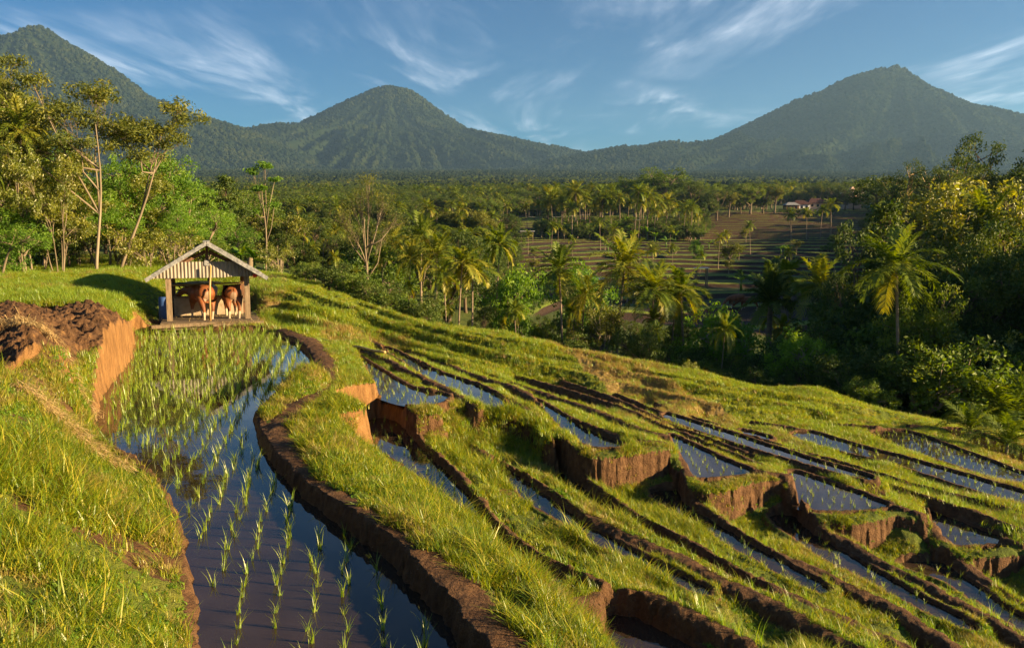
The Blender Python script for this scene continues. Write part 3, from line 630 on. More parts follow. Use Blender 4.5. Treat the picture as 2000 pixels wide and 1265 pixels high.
G3 = proto_coll('tufts_meadow', [tuft('m0', 34, .20, .20, .013, .7, M['grass'], 8, .3, 1, 2), tuft('m1', 34, .20, .15, .014, .8, M['grass'], 9, .2, .9, 2), tuft('m2', 30, .18, .24, .012, .7, M['dryg'], 10, 0, 1, 2), tuft('m3', 30, .2, .30, .013, .6, M['rice'], 11, .1, .9, 2)])
def in_view(x, y, m=1.12): return np.abs(x/np.maximum(y, .1)) < .66*m
def sample(n, r0, r1_, pw=1.0):
    # uniform in azimuth, density falls off with distance as r^-(2-pw)
    u = rng.uniform(size=n); r = (r0**pw+u*(r1_**pw-r0**pw))**(1/pw) if pw != 0 else r0*(r1_/r0)**u
    a = rng.uniform(R(-36), R(36), n); return np.sin(a)*r, np.cos(a)*r
def eul(n, tilt=.15): return np.c_[rng.normal(0, tilt, n), rng.normal(0, tilt, n), rng.uniform(0, 6.283, n)]
# near grass
x, y = sample(330000, 3.2, 16, .75); z, g, dry, tall, wat, tm, fr = ground(x, y, True)
e = .05; sl = np.hypot((ground(x+e, y)-z)/e, (ground(x, y+e)-z)/e)
pn = fbm(x*1.9, y*1.9, 3, 88)
keep = (~wat) & (rng.uniform(size=len(x)) < g*(1.15-sstep(1.2, 3.2, sl))*np.clip(.10+3.2*(pn-.36), .06, .9))
x, y, z, pn, dry = x[keep], y[keep], z[keep], pn[keep], dry[keep]; n = len(x); print('near grass', n)
r = np.hypot(x, y); s = rng.uniform(.5, 1.15, n)*np.clip(.35+1.2*pn, .45, 1.2)
kn = fbm(x*1.1+7, y*1.1, 3, 123); kd = fbm(x*.9, y*.9+4, 3, 321); u = rng.uniform(size=n); idx = rng.choice(6, n, p=[.36, .26, .18, .05, .09, .06]); idx = np.where((kd > .56) & (u < .5), 3, idx); idx = np.where((kn > .58) & (u < .55), 4, idx); idx = np.where((kn < .38) & (u < .25), 5, idx); s = s*np.where(kn < .42, 1.0, .88)
s = s*(1-.42*sstep(.3, 2.5, x-.12*y+1.2)); scatter('grass', np.c_[x, y, z], eul(n, .22), np.c_[s, s, s*rng.uniform(.8, 1.3, n)], idx, G1, 'short green grass growing over the paddy banks', 'grass')
# tall rice grass along bund flanks
x, y = sample(170000, 4.5, 17, .8); z, g, dry, tall, wat, tm, fr = ground(x, y, True)
keep = (~wat) & (rng.uniform(size=len(x)) < tall*.20) & (x > .2)
x, y, z = x[keep], y[keep], z[keep]; n = len(x); print('tall', n)
s = rng.uniform(.35, .8, n)*np.clip(1.25-.05*np.hypot(x, y), .5, 1)
scatter('tall_grass', np.c_[x, y, z], eul(n, .12), np.c_[s, s, s], rng.integers(0, 3, n), G2, 'tall bright green blades along the flanks of the terrace bunds', 'grass')
# meadow
x, y = sample(300000, 14, 44, 1.1); z, g, dry, tall, wat, tm, fr = ground(x, y, True)
pn = fbm(x/2.5, y/2.5, 3, 44); keep = (~wat) & (rng.uniform(size=len(x)) < g*np.clip(.5+2*(pn-.3), .15, 1))
x, y, z, pn, dry = x[keep], y[keep], z[keep], pn[keep], dry[keep]; n = len(x); print('meadow', n)
s = rng.uniform(.35, .75, n)*np.clip(.25+1.3*pn, .35, 1.2); u = rng.uniform(size=n); d2 = np.clip(dry+.8*sstep(.55, .7, fbm(x/3.1, y/3.1, 3, 66)), 0, 1)
idx = np.where(u < .75*d2+.05, 2, np.where(u < .55, 0, np.where(u < .85, 1, 3)))
lt = (x < -6); s = np.where(lt & (idx != 2), s*1.5, s)
scatter('meadow_grass', np.c_[x, y, z], eul(n, .12), np.c_[s, s, s], idx, G3, 'sunlit grass covering the sloping meadow above the ravine', 'grass')

# ------------------------------------------------------------------ rice seedlings
def seedling_mesh(seed, n=9, h=.27):
    return tuft('rice_seedling', n+3, .022, h, .0085, .45, M['rice'], seed, .2, 1)
SD = [seedling_mesh(100+i, 7+i % 4, .24+.02*(i % 3)) for i in range(6)]
P = PW['A'][1]; lo, hi = P.min(0), P.max(0); pts = []
ang = R(7); ca, sa = math.cos(ang), math.sin(ang)
for i in range(-45, 70):
    for j in range(0, 120):
        a, b = i*.28, 4.6+j*.25
        X, Y = a*ca-b*sa*.0+(-2.2), b
        X = X - (Y-10)*.22
        pts.append((X+rng.normal(0, .022), Y+rng.normal(0, .028)))
pts = np.array(pts); d, _, _ = seg_dist(pts[:, 0], pts[:, 1], P, True); ok = inside(pts[:, 0], pts[:, 1], P) & (d > .13) & in_view(pts[:, 0], pts[:, 1], 1.05) & (rng.uniform(size=len(pts)) > .05)
pts = pts[ok]; pts = pts[np.argsort(np.hypot(pts[:, 0], pts[:, 1]))]; print('seedlings', len(pts))
first = None
for i, (a, b) in enumerate(pts[:300]):
    o = bpy.data.objects.new('rice_seedling', SD[i % 6].data); COL.objects.link(o)
    o.location = (a, b, -.02); o.rotation_euler = (random.gauss(0, .1), random.gauss(0, .1), random.uniform(0, 6.28)); s = random.uniform(.85, 1.35)*float(np.interp(math.hypot(a, b), [6, 18], [.72, 1.25])); o.scale = (s, s, s)
    tag(o, 'thin green rice seedling standing in the flooded paddy in front of the cattle shed', 'rice seedling', 'rice seedlings planted in rows in the large paddy')
rest = [np.c_[pts[300:], np.full(max(len(pts)-300, 0), -.02)]]
for k in PADDY:
    if k in ('A', 'S0'): continue
    lv, P = PW[k]; lo, hi = P.min(0), P.max(0); sp = .24
    xs = np.arange(lo[0], hi[0], sp); ys = np.arange(lo[1], hi[1], sp); X, Y = np.meshgrid(xs, ys); X = X.ravel()+rng.normal(0, .03, X.size); Y = Y.ravel()+rng.normal(0, .03, Y.size)
    d, _, _ = seg_dist(X, Y, P, True); ok = inside(X, Y, P) & (d > .05) & in_view(X, Y)
    rest.append(np.c_[X[ok], Y[ok], np.full(ok.sum(), lv-.02)])
nA = len(rest[0]); rest = np.vstack(rest); n = len(rest); s = rng.uniform(.45, .75, n); s[:nA] = rng.uniform(.8, 1.15, nA)*np.interp(np.hypot(rest[:nA, 0], rest[:nA, 1]), [6, 20], [.72, 1.3])
scatter('rice_seedlings', rest, eul(n, .08), np.c_[s, s, s], rng.integers(0, 6, n), proto_coll('seed', SD), 'rows of young rice plants in the flooded terraces', 'rice')

# ------------------------------------------------------------------ plants
def gz(x, y): return float(ground(np.array([x]), np.array([y]))[0])
def leaf_cloud(g, centers, cvar, k, crad, size, aspect=.5, up=.5, flat=.8):
    """k leaf-sized rhombs around every clump centre"""
    C = np.repeat(centers, k, 0); n = len(C); o = g.normal(size=(n, 3)); o /= np.linalg.norm(o, axis=1)[:, None]
    o *= (g.uniform(size=(n, 1))**.5)*crad*np.array([1, 1, flat]); p = C+o
    nrm = g.normal(size=(n, 3))+np.array([0, 0, up])+o/crad*.8; nrm /= np.linalg.norm(nrm, axis=1)[:, None]
    t = np.cross(nrm, g.normal(size=(n, 3))); t /= np.linalg.norm(t, axis=1)[:, None]; b = np.cross(nrm, t)
    s = size*g.uniform(.6, 1.3, (n, 1)); fold = nrm*s*.12
    v = np.stack([p-t*s, p-b*s*aspect+fold, p+t*s, p+b*s*aspect+fold], 1).reshape(-1, 3)
    q = np.arange(n*4).reshape(-1, 4); var = np.repeat(np.clip(np.repeat(cvar, k)+g.normal(0, .13, n), 0, 1), 4)
    return v, q, var
def tree(name, seed, lobes, trunk=.03, leaf='mid', bark='bark', nclump=110, k=36, crad=.07, size=.020, base_h=.0, lean=(0, 0), up=.5, aspect=.5, shell=.55, multi=1, twig=1, flat=.8):
    """unit-height tree: lobes = [(x,y,z,rx,ry,rz)]; returns thing Empty with crown and trunk"""
    g = np.random.default_rng(seed); lob = np.array(lobes, float); vol = (lob[:, 3]*lob[:, 4]*lob[:, 5])**.75; vol /= vol.sum()
    which = g.choice(len(lob), nclump, p=vol); d = g.normal(size=(nclump, 3)); d /= np.linalg.norm(d, axis=1)[:, None]
    rr = shell+(1-shell)*g.uniform(size=(nclump, 1))**.6; rr = rr*g.uniform(.82, 1.15, (nclump, 1))
    c = lob[which, :3]+d*rr*lob[which, 3:]; c[:, 2] = np.maximum(c[:, 2], .04)
    cv = np.clip(g.normal(.5, .2, nclump), 0, 1)
    e = empty(name, (0, 0, 0)); t = MB()
    tops = []
    for m in range(multi):
        bx, by = (g.normal(0, .05), g.normal(0, .05)) if multi > 1 else (0, 0)
        top = np.array([lean[0]+bx*3, lean[1]+by*3, lob[:, 2].mean()*.95]); b0 = np.array([bx, by, -.03])
        P = np.array([b0+(top-b0)*f+np.array([math.sin(f*5+seed)*.012, math.cos(f*4+seed)*.012, 0]) for f in np.linspace(0, 1, 8)])
        rad = trunk/math.sqrt(multi)*(1.15-.85*np.linspace(0, 1, 8)); t.tube(P, rad, 8); tops.append(P)
    for li in range(len(lob)):
        P = min(tops, key=lambda q_: np.hypot(*(q_[5][:2]-lob[li, :2]))); s = P[int(3+g.integers(0, 3))]; m = (s+lob[li, :3])/2+np.array([0, 0, -.03])+g.normal(0, .015, 3)
        t.tube([s, m, lob[li, :3]], [trunk*.5, trunk*.33, trunk*.18], 6)
        if twig:
            for ci in np.where(which == li)[0][::max(1, 2//twig)]:
                q0 = lob[li, :3]+(s-lob[li, :3])*g.uniform(0, .5); t.tube([q0, (q0+c[ci])/2+g.normal(0, .01, 3), c[ci]], [trunk*.16, trunk*.10, trunk*.04], 3, cap=False)
    t.build('trunk', M[bark], e, True)
    v, q, var = leaf_cloud(g, c, cv, k, crad, size, aspect, up, flat)
    mk('crown', v, q, M[leaf], e, attrs={'var': var}); return e
def palm(name, seed, h=1.0, crown=.32, nf=22, bend=(.05, .02), trunk=.0125, leaf='palm', emin=-35, droop=1.0, npair=24, lw=.010, dead=2):
    g = np.random.default_rng(seed); e = empty(name, (0, 0, 0)); t = MB()
    f = np.linspace(0, 1, 14); P = np.c_[bend[0]*f**1.7, bend[1]*f**1.5, h*f-.03]; rad = trunk*(1.35*np.exp(-f*9)+.9-.25*f); t.tube(P, rad, 9)
    t.build('trunk', M['pbark'], e, True); top = P[-1]; mb = MB()
    for i in range(nf):
        a = i*2.39996+g.normal(0, .2); el = R(86-(86-emin)*(i/nf)**.8+g.normal(0, 5)); Lf = crown*g.uniform(.85, 1.12)*(.75+.25*min(1, i/6)); ns = 9
        dirs = []; p = top.copy(); pts_ = [p.copy()]; ee = el
        for s in range(ns):
            dv = np.array([math.cos(a)*math.cos(ee), math.sin(a)*math.cos(ee), math.sin(ee)]); dirs.append(dv); p = p+dv*Lf/ns; pts_.append(p.copy())
            ee -= droop*g.uniform(.06, .12)*(1+s*.12)*(1.1 if i > 4 else .45)
        pts_ = np.array(pts_); dirs.append(dirs[-1]); dirs = np.array(dirs); v0 = g.uniform(.25, .75) if i < nf-dead else .97
        mb.tube(pts_, np.linspace(trunk*.30, trunk*.06, ns+1), 3, var=.8, cap=False)
        u = np.linspace(.10, .99, npair)*ns; ii = u.astype(int).clip(0, ns-1); fr = (u-ii)[:, None]; b = pts_[ii]*(1-fr)+pts_[ii+1]*fr; T = dirs[ii]
        side = np.array([-math.sin(a), math.cos(a), 0]); U = np.cross(T, side); U /= np.linalg.norm(U, axis=1)[:, None]; U = np.where(U[:, 2:3] < 0, -U, U)
        ll = Lf*.30*np.sin(np.pi*(.12+.80*u/ns))**.7
        for sg in (-1, 1):
            l = ll*g.uniform(.8, 1.15, npair); fw = .55+.5*u[:, None]/ns
            d1 = T*fw+side*sg*.95+U*g.uniform(.0, .45, (npair, 1)); d1 /= np.linalg.norm(d1, axis=1)[:, None]
            hang = np.array([0, 0, -1.])*g.uniform(.25, .75, (npair, 1)); d2 = d1+hang; d2 /= np.linalg.norm(d2, axis=1)[:, None]
            wv = T*(lw*.5); m_ = b+d1*l[:, None]*.5; tp = m_+d2*l[:, None]*.55
            v = np.stack([b-wv, b+wv, m_-wv*1.2, m_+wv*1.2, tp], 1).reshape(-1, 3); k = np.arange(npair)[:, None]*5
            mb.add(v, k+np.array([[0, 1, 3, 2]]), k+np.array([[2, 3, 4]]), var=np.repeat(np.clip(v0+g.normal(0, .1, npair), 0, 1), 5))
    mb.build('crown', M[leaf], e)
    return e
def banana(name, seed, nl=8, leaf='banana'):
    g = np.random.default_rng(seed); e = empty(name, (0, 0, 0)); t = MB()
    t.tube([(0, 0, -.03), (.01, 0, .25), (.015, .01, .45)], [.05, .04, .025], 8, var=.3); t.build('stem', M['banana'], e, True); mb = MB()
    for i in range(nl):
        a = i*2.4+g.normal(0, .3); ee = R(g.uniform(45, 85)); Lf = g.uniform(.5, .68); ns = 8; p = np.array([.015, .01, .42]); pts_ = [p.copy()]
        for s in range(ns):
            p = p+np.array([math.cos(a)*math.cos(ee), math.sin(a)*math.cos(ee), math.sin(ee)])*Lf/ns; pts_.append(p.copy()); ee -= g.uniform(.10, .26)
        pts_ = np.array(pts_); side = np.array([-math.sin(a), math.cos(a), 0]); f = np.linspace(0, 1, ns+1); wd = .085*np.sin(np.pi*np.clip(f*1.02-.10, 0.02, 1))**.6
        l = pts_-side*wd[:, None]-np.array([0, 0, 1])*wd[:, None]*.45; r_ = pts_+side*wd[:, None]-np.array([0, 0, 1])*wd[:, None]*.45
        v = np.stack([l, pts_, r_], 1).reshape(-1, 3); q = []
        for s in range(ns): q += [(3*s, 3*s+1, 3*s+4, 3*s+3), (3*s+1, 3*s+2, 3*s+5, 3*s+4)]
        mb.add(v, q, var=np.clip(g.normal(.5, .2), 0, 1))
    mb.build('leaves', M[leaf], e); return e
PR = {}; used = set()
def put(key, loc, sc, rz, label, cat, group=None, sxy=1.0, name=None):
    src = PR[key]
    if key in used: o = copy_tree(src)
    else: o = src; used.add(key)
    for k in ('label', 'category', 'group'):
        if k in o: del o[k]
    if name and key not in ('_',): o.name = name
    o.location = loc; o.rotation_euler = (0, 0, rz); o.scale = (sc*sxy, sc*sxy, sc); tag(o, label, cat, group); return o
def put_px(key, px, top_row, d, label, cat, group=None, hfac=1.0, sxy=1.0, rz=None, name=None, dz=0, base=None):
    """stand a plant on the ground in direction px at distance d, tall enough to reach the sight line top_row"""
    p = Pd(px, top_row, d); z = gz(p[0], d) if base is None else base; h = max(p[2]-z, .3)/hfac
    return put(key, (p[0], p[1], z-.02+dz), h, random.uniform(0, 6.28) if rz is None else rz, label, cat, group, sxy/1.0, name)
# --- palms
for i in range(6): PR['palm%d' % i] = palm('coconut_palm', 40+i, 1.0, [.36, .34, .38, .33, .37, .35][i], [22, 20, 24, 19, 22, 21][i], [(.06, .02), (-.05, .03), (.02, -.04), (-.02, .05), (.09, 0), (-.08, -.02)][i], leaf='palm')
for i in range(3): PR['slim%d' % i] = palm('slender_palm', 60+i, 1.0, .25, 18, [(.05, .02), (-.06, .03), (.02, .05)][i], trunk=.009, npair=18, lw=.013)
for i in range(2): PR['young%d' % i] = palm('young_coconut_palm', 70+i, .30, .85, 13, (.02, .01), trunk=.035, emin=15, droop=1.25, npair=30, lw=.016, dead=0)
PR['areng'] = palm('sugar_palm', 80, .62, .30, 26, (.02, 0), trunk=.035, leaf='dark', emin=-10, droop=.55, npair=26, lw=.014, dead=4)
def palm_px(key, px, crown_row, d, label, group=None, name='coconut_palm', rz=None, sxy=1.0):
    """crown centre on the sight line (px, crown_row)"""
    p = Pd(px, crown_row, d); z = gz(p[0], d); h = max(p[2]-z, 1.0)
    return put(key, (p[0], p[1], z-.02), h, random.uniform(0, 6.28) if rz is None else rz, label, 'palm', group, sxy, name=name)

# palms on the slope below the meadow and on the far side of the ravine
PL = [
 ('palm0', 1205, 512, 40, 1.0, 'tall coconut palm with an upright crown standing in front of the valley terraces'),
 ('palm1', 1100, 520, 42, 1.0, 'coconut palm with a slim trunk just left of the tallest mid valley palm'),
 ('palm2', 1268, 560, 38, 1.1, 'low coconut palm with a shaded spreading crown between two taller palms'),
 ('palm3', 1342, 562, 39, 1.15, 'squat coconut palm with a broad crown left of the bright green bush'),
 ('palm4', 1590, 552, 42, 1.0, 'coconut palm with a thin dark trunk beside the dark trees on the right'),
 ('palm5', 1768, 512, 28, .95, 'tall coconut palm with a pale leaning trunk in front of the dark trees'),
 ('slim0', 893, 505, 36, 1.2, 'palm with a pale slim trunk at the left end of the ravine palms'),
 ('slim1', 921, 520, 36.5, 1.3, 'palm with drooping yellow fronds and a trunk leaning beside its twin'),
 ('palm3', 845, 490, 44, .9, 'palm with a bushy sunlit crown behind the coffee shrubs'),
 ('slim2', 966, 470, 46, .8, 'narrow dark palm with upright fronds above the creeper covered mound'),
 ('palm1', 795, 500, 47, .8, 'palm with short upright fronds left of the pair of slim palms'),
 ('slim0', 748, 498, 47, .9, 'small palm just right of the bare pale tree'),
 ('slim2', 655, 500, 50, .9, 'palm with yellowish fronds left of the bare pale tree'),
 ('slim1', 615, 480, 52, 1.0, 'palm rising from the thicket right of the cattle shed'),
 ('palm2', 427, 500, 36, 1.1, 'palm with arched yellow fronds directly behind the shed roof'),
 ('palm4', 1930, 440, 46, .8, 'pale green palm with upright fronds at the right above the dark trees'),
]
PL += [
 ('palm3', 872, 530, 40, .9, 'shaggy palm just left of the two slim trunked palms'),
 ('slim2', 1010, 600, 36, 1.2, 'small palm among the bananas right of the creeper mound'),
 ('palm0', 1135, 570, 45, .9, 'palm low between the slim trunk palm and the tallest mid valley palm'),
 ('palm5', 1312, 590, 42, .9, 'palm low behind the two squat palms of mid ravine'),
 ('slim0', 1545, 535, 50, 1.1, 'small palm right of the dark sugar palm'),
 ('palm1', 1625, 590, 44, .9, 'palm half hidden by the dark trees left of the leaning palm'),
 ('palm2', 820, 455, 62, .9, 'far palm above the shrubs at the left end of the lit fields'),
 ('palm4', 770, 465, 66, .9, 'far palm just right of the bare tree crown'),
 ('slim1', 590, 455, 66, 1.1, 'far palm right of the slim white trunk'),
 ('palm1', 1410, 640, 31, .7, 'low palm under the bright sunlit bush'),
]
for key, px, row, d, sx, lab in PL: palm_px(key, px, row, d, lab, sxy=sx)
for px, row, d, lab in [(1895, 790, 20.5, 'young coconut palm with feathery fronds at the edge of the right hand paddies'), (1972, 806, 19, 'young coconut palm at the right edge of the picture beside its twin')]:
    p = Pd(px, row, d); z = gz(p[0], d); put('young%d' % (px > 1900), (p[0], p[1], z-.02), 1.25, random.uniform(0, 6), lab, 'palm', name='young_coconut_palm')
palm_px('young0', 1975, 700, 25, 'drooping young palm leaning in from the right edge', name='young_coconut_palm')
p = Pd(1505, 520, 44); z = gz(p[0], 44); put('areng', (p[0], 44, z), max(p[2]-z, 2)/.80, .4, 'dark sugar palm with ragged upright fronds in mid valley', 'palm', sxy=.62, name='sugar_palm')
# left edge palms
for key, px, row, d, lab in [('palm5', 30, 250, 31, 'palm with long yellow green fronds at the left edge'), ('palm0', 75, 330, 34, 'palm half hidden under the tall airy tree'), ('palm2', -35, 300, 29, 'palm leaning in from outside the left edge')]:
    palm_px(key, px, row, d, lab, sxy=.55)
# grove across the valley
gp = random.Random(5); labg = 'coconut palm in the sunlit grove on the far side of the valley'
for i in range(62):
    px = gp.uniform(1070, 1365); d = gp.uniform(212, 262); row = 368+gp.uniform(0, 34)+max(0, (px-1240))*.19+abs(px-1200)*.03
    palm_px(gp.choice(['slim0', 'slim1', 'slim2', 'palm1', 'palm3', 'palm4']), px, row, d, labg, 'palms of the far grove', sxy=gp.uniform(.9, 1.25), name='grove_palm')
for px, row, lab in [(1547, 418, 'left of the palms standing alone on the brown terraced hill'), (1577, 412, 'second from left of the palms standing on the brown terraced hill'), (1604, 408, 'third from left of the palms on the brown terraced hill'), (1626, 396, 'tallest and rightmost of the palms on the brown terraced hill')]:
    palm_px('slim%d' % (px % 3), px, row, 205, lab, sxy=1.3)
for px, row, d in [(885, 398, 250), (906, 392, 268), (938, 402, 240), (967, 408, 235), (990, 400, 250), (1010, 412, 225), (1030, 403, 240), (1056, 398, 236), (700, 415, 230), (670, 420, 240), (720, 412, 250), (585, 420, 200), (640, 414, 230), (568, 410, 250)]:
    palm_px('slim%d' % gp.randrange(3), px, row, d, 'small coconut palm among the fields left of the grove', 'palms scattered over the left hand fields', sxy=1.2)

VS = []
for i in range(46):
    d = gp.uniform(95, 205); px = gp.uniform(1000, 1640); VS.append((px, d))
# --- broadleaf trees
def lobes(g, n, cx, cy, cz, sx, sy, sz, r):
    return [(cx+g.gauss(0, sx), cy+g.gauss(0, sy), cz+g.gauss(0, sz), r*g.uniform(.8, 1.25), r*g.uniform(.8, 1.25), r*g.uniform(.65, 1.0)) for _ in range(n)]
g_ = random.Random(3)
PR['airy'] = tree('airy_tree', 11, [(-.30,.05,.60,.16,.15,.07),(-.12,.0,.74,.17,.15,.08),(.12,.05,.68,.18,.16,.08),(.30,.0,.66,.16,.13,.07),(.40,.04,.78,.12,.10,.06),(.02,.1,.86,.14,.12,.06),(-.22,-.05,.88,.10,.10,.035),(-.02,-.1,.60,.16,.14,.035),(.22,-.04,.56,.13,.12,.03),(-.42,0,.77,.09,.09,.03)], trunk=.010, leaf='olive', nclump=340, k=46, crad=.045, size=.0095, lean=(.02, 0), up=1.0, aspect=.35, shell=.25, multi=2, flat=.6)
PR['fine'] = tree('feathery_tree', 12, lobes(g_, 9, 0, 0, .60, .20, .17, .15, .17), trunk=.022, leaf='bright', nclump=200, k=40, crad=.055, size=.014, up=.8, aspect=.3, shell=.45, multi=3)
PR['yel'] = tree('yellow_tree', 13, lobes(g_, 8, 0, 0, .62, .17, .15, .17, .15), trunk=.012, leaf='yellow', nclump=260, k=46, crad=.055, size=.014, up=.6, aspect=.35, shell=.4, multi=3)
PR['cone'] = tree('cone_tree', 14, [(0,0,.90,.06,.06,.09),(0,0,.74,.12,.12,.12),(.02,0,.56,.18,.17,.13),(-.02,0,.36,.23,.22,.13),(0,0,.18,.24,.23,.1)], trunk=.022, leaf='dark', bark='dbark', nclump=240, k=46, crad=.05, size=.012, shell=.6)
PR['olv'] = tree('olive_tree', 15, lobes(g_, 8, 0, 0, .66, .16, .15, .13, .17), trunk=.026, leaf='olive', nclump=150, k=34, crad=.06, size=.015)
PR['rnd'] = tree('round_tree', 16, lobes(g_, 8, 0, 0, .62, .14, .14, .13, .21), trunk=.03, leaf='mid', nclump=200, k=46, crad=.06, size=.013, shell=.6)
PR['drk'] = tree('dark_tree', 17, lobes(g_, 10, 0, 0, .58, .17, .16, .18, .19), trunk=.028, leaf='dark', bark='dbark', nclump=260, k=55, crad=.06, size=.011, shell=.6)
PR['slimt'] = tree('slim_tree', 18, [(.02,0,.95,.07,.06,.03),(-.08,0,.90,.06,.05,.025),(.10,.02,.84,.06,.06,.025),(-.04,0,.76,.05,.05,.03),(.09,0,.62,.05,.05,.025),(-.07,0,.55,.04,.04,.02)], trunk=.009, leaf='bright', nclump=70, k=30, crad=.04, size=.013, shell=.2, aspect=.35, up=1, flat=.5)
PR['bare'] = tree('bare_tree', 19, [(-.24,.0,.72,.15,.12,.10),(-.05,.05,.86,.16,.14,.08),(.18,.0,.84,.16,.13,.08),(.30,.0,.70,.11,.1,.08),(-.12,-.08,.62,.12,.1,.08),(.16,.08,.60,.12,.1,.08),(.05,0,.98,.12,.1,.05)], trunk=.014, leaf='olive', nclump=230, k=26, crad=.06, size=.008, shell=.25, aspect=.3, multi=1, twig=2)
PR['bush'] = tree('broadleaf_shrub', 20, lobes(g_, 7, 0, 0, .48, .22, .20, .14, .27), trunk=.04, leaf='mid', nclump=150, k=55, crad=.09, size=.019, shell=.6, multi=3)
PR['dbush'] = tree('dark_shrub', 21, lobes(g_, 7, 0, 0, .46, .22, .20, .14, .28), trunk=.04, leaf='dark', bark='dbark', nclump=150, k=55, crad=.09, size=.018, shell=.6, multi=3)
PR['bbush'] = tree('bright_shrub', 22, lobes(g_, 8, 0, 0, .50, .22, .20, .17, .25), trunk=.04, leaf='bright', nclump=190, k=50, crad=.08, size=.017, shell=.6, multi=3)
PR['ybush'] = tree('twiggy_shrub', 23, lobes(g_, 7, 0, 0, .55, .2, .2, .16, .22), trunk=.03, leaf='yellow', nclump=110, k=20, crad=.10, size=.022, shell=.4, multi=4)
PR['bamb'] = tree('bamboo_clump', 24, [(-.28,0,.78,.15,.14,.12),(-.10,.05,.86,.16,.15,.11),(.10,0,.90,.15,.15,.10),(.28,.05,.80,.15,.14,.12),(-.2,0,.55,.18,.16,.16),(.05,0,.60,.2,.18,.18),(.25,0,.5,.18,.16,.16),(-.35,0,.62,.10,.10,.10),(0,0,.32,.26,.2,.15)], trunk=.03, leaf='dark', bark='bamboo', nclump=300, k=34, crad=.05, size=.014, shell=.5, multi=5, aspect=.25)
for i in range(3): PR['ban%d' % i] = banana('banana_plant', 30+i, 8+i)
RZ = None
T = put_px
T('airy', 168, 140, 32, 'tall airy tree with layered dark foliage and twin pale trunks at the left', 'tree', hfac=.94, sxy=1.0, rz=.3, name='airy_tree')
T('airy', -10, 105, 34, 'airy tree cut by the left edge of the picture', 'tree', hfac=.94, sxy=.75, rz=2.2, name='airy_tree')
T('fine', 300, 282, 37, 'bright feathery tree with reddish pods left of the cattle shed', 'tree', hfac=.92, sxy=1.0, rz=1.0, name='feathery_tree')
T('fine', 235, 290, 36, 'bright green feathery tree behind the twin pale trunks', 'tree', hfac=.92, sxy=.9, rz=2.5, name='feathery_tree')
T('fine', 365, 345, 38, 'lower feathery tree whose foliage reaches behind the shed roof', 'tree', hfac=.92, sxy=1.15, rz=4.0, name='feathery_tree')
T('yel', 50, 235, 33, 'yellow green tree at the left edge above the grassy bank', 'tree', hfac=.94, sxy=.8, rz=.5, name='yellow_tree')
T('yel', 110, 330, 31, 'thin yellow tree with pale stems left of the twin trunks', 'tree', hfac=.94, sxy=.8, rz=1.5, name='yellow_tree')
T('yel', -40, 300, 30, 'yellow tree mostly outside the left edge', 'tree', hfac=.94, sxy=.8, rz=3.5, name='yellow_tree')
for px, row, d, k, lab in [(20, 215, 37, 'yel', 'tall yellow green tree behind the palms at the left edge'), (95, 250, 38, 'fine', 'bright feathery tree behind the tall airy tree'), (150, 320, 36, 'yel', 'yellow tree filling the space under the airy crown'), (55, 300, 35, 'fine', 'feathery tree low at the left behind the thin yellow trees'), (330, 330, 41, 'yel', 'yellowish tree rising behind the feathery trees')]:
    T(k, px, row, d, lab, 'tree', hfac=.93, sxy=1.05, name='feathery_tree' if k == 'fine' else 'yellow_tree')
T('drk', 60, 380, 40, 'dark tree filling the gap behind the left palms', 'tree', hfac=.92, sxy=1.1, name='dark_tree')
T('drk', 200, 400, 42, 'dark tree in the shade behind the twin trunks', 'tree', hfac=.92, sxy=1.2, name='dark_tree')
T('ybush', 330, 440, 34, 'twiggy yellow shrub under the feathery tree left of the shed', 'shrub', hfac=.92, sxy=1.3, name='twiggy_shrub')
T('ybush', 240, 430, 34, 'twiggy yellow shrub right of the twin trunks', 'shrub', hfac=.92, sxy=1.2, name='twiggy_shrub')
T('ybush', 285, 455, 33, 'low twiggy shrub between the two larger twiggy shrubs', 'shrub', hfac=.92, sxy=1.2, name='twiggy_shrub')
T('bush', 390, 455, 36, 'leafy shrub rising just left of the shed roof', 'shrub', hfac=.92, sxy=1.2, name='broadleaf_shrub')
T('bbush', 20, 440, 31, 'bright shrub low at the left edge', 'shrub', hfac=.92, name='bright_shrub')
T('dbush', 130, 440, 35, 'dark shrub left of the twin trunks', 'shrub', hfac=.92, sxy=1.3, name='dark_shrub')
T('cone', 440, 330, 50, 'dark cone shaped tree behind the shed', 'tree', sxy=1.1, name='cone_tree')
T('slimt', 512, 315, 54, 'slim tree with a white trunk and small bright tufts', 'tree', hfac=.98, sxy=1.0, rz=.2, name='slim_tree')
T('rnd', 395, 385, 56, 'round tree left of the dark cone shaped tree', 'tree', hfac=.85, sxy=1.2, name='round_tree')
T('rnd', 485, 395, 60, 'round tree between the cone shaped tree and the slim white trunk', 'tree', hfac=.85, sxy=1.2, name='round_tree')
T('olv', 545, 420, 58, 'olive green tree right of the slim white trunk', 'tree', hfac=.9, sxy=1.2, name='olive_tree')
T('drk', 580, 465, 44, 'dark tree in the thicket right of the shed', 'tree', hfac=.92, sxy=1.1, name='dark_tree')
T('bare', 712, 340, 43, 'pale bare limbed tree with sparse olive foliage in the middle distance', 'tree', hfac=1.02, sxy=.72, rz=.1, name='bare_tree')
T('ybush', 545, 470, 37, 'pale twiggy shrub right of the shed', 'shrub', hfac=.92, sxy=.9, name='twiggy_shrub')
for px, row, lab in [(470, 470, 'banana plant just right of the shed ridge'), (495, 478, 'banana plant right of the shed roof'), (515, 490, 'banana plant by the twiggy shrub right of the shed')]:
    T('ban%d' % (px % 3), px, row, 37, lab, 'banana plant', hfac=.9, sxy=1.0, name='banana_plant')
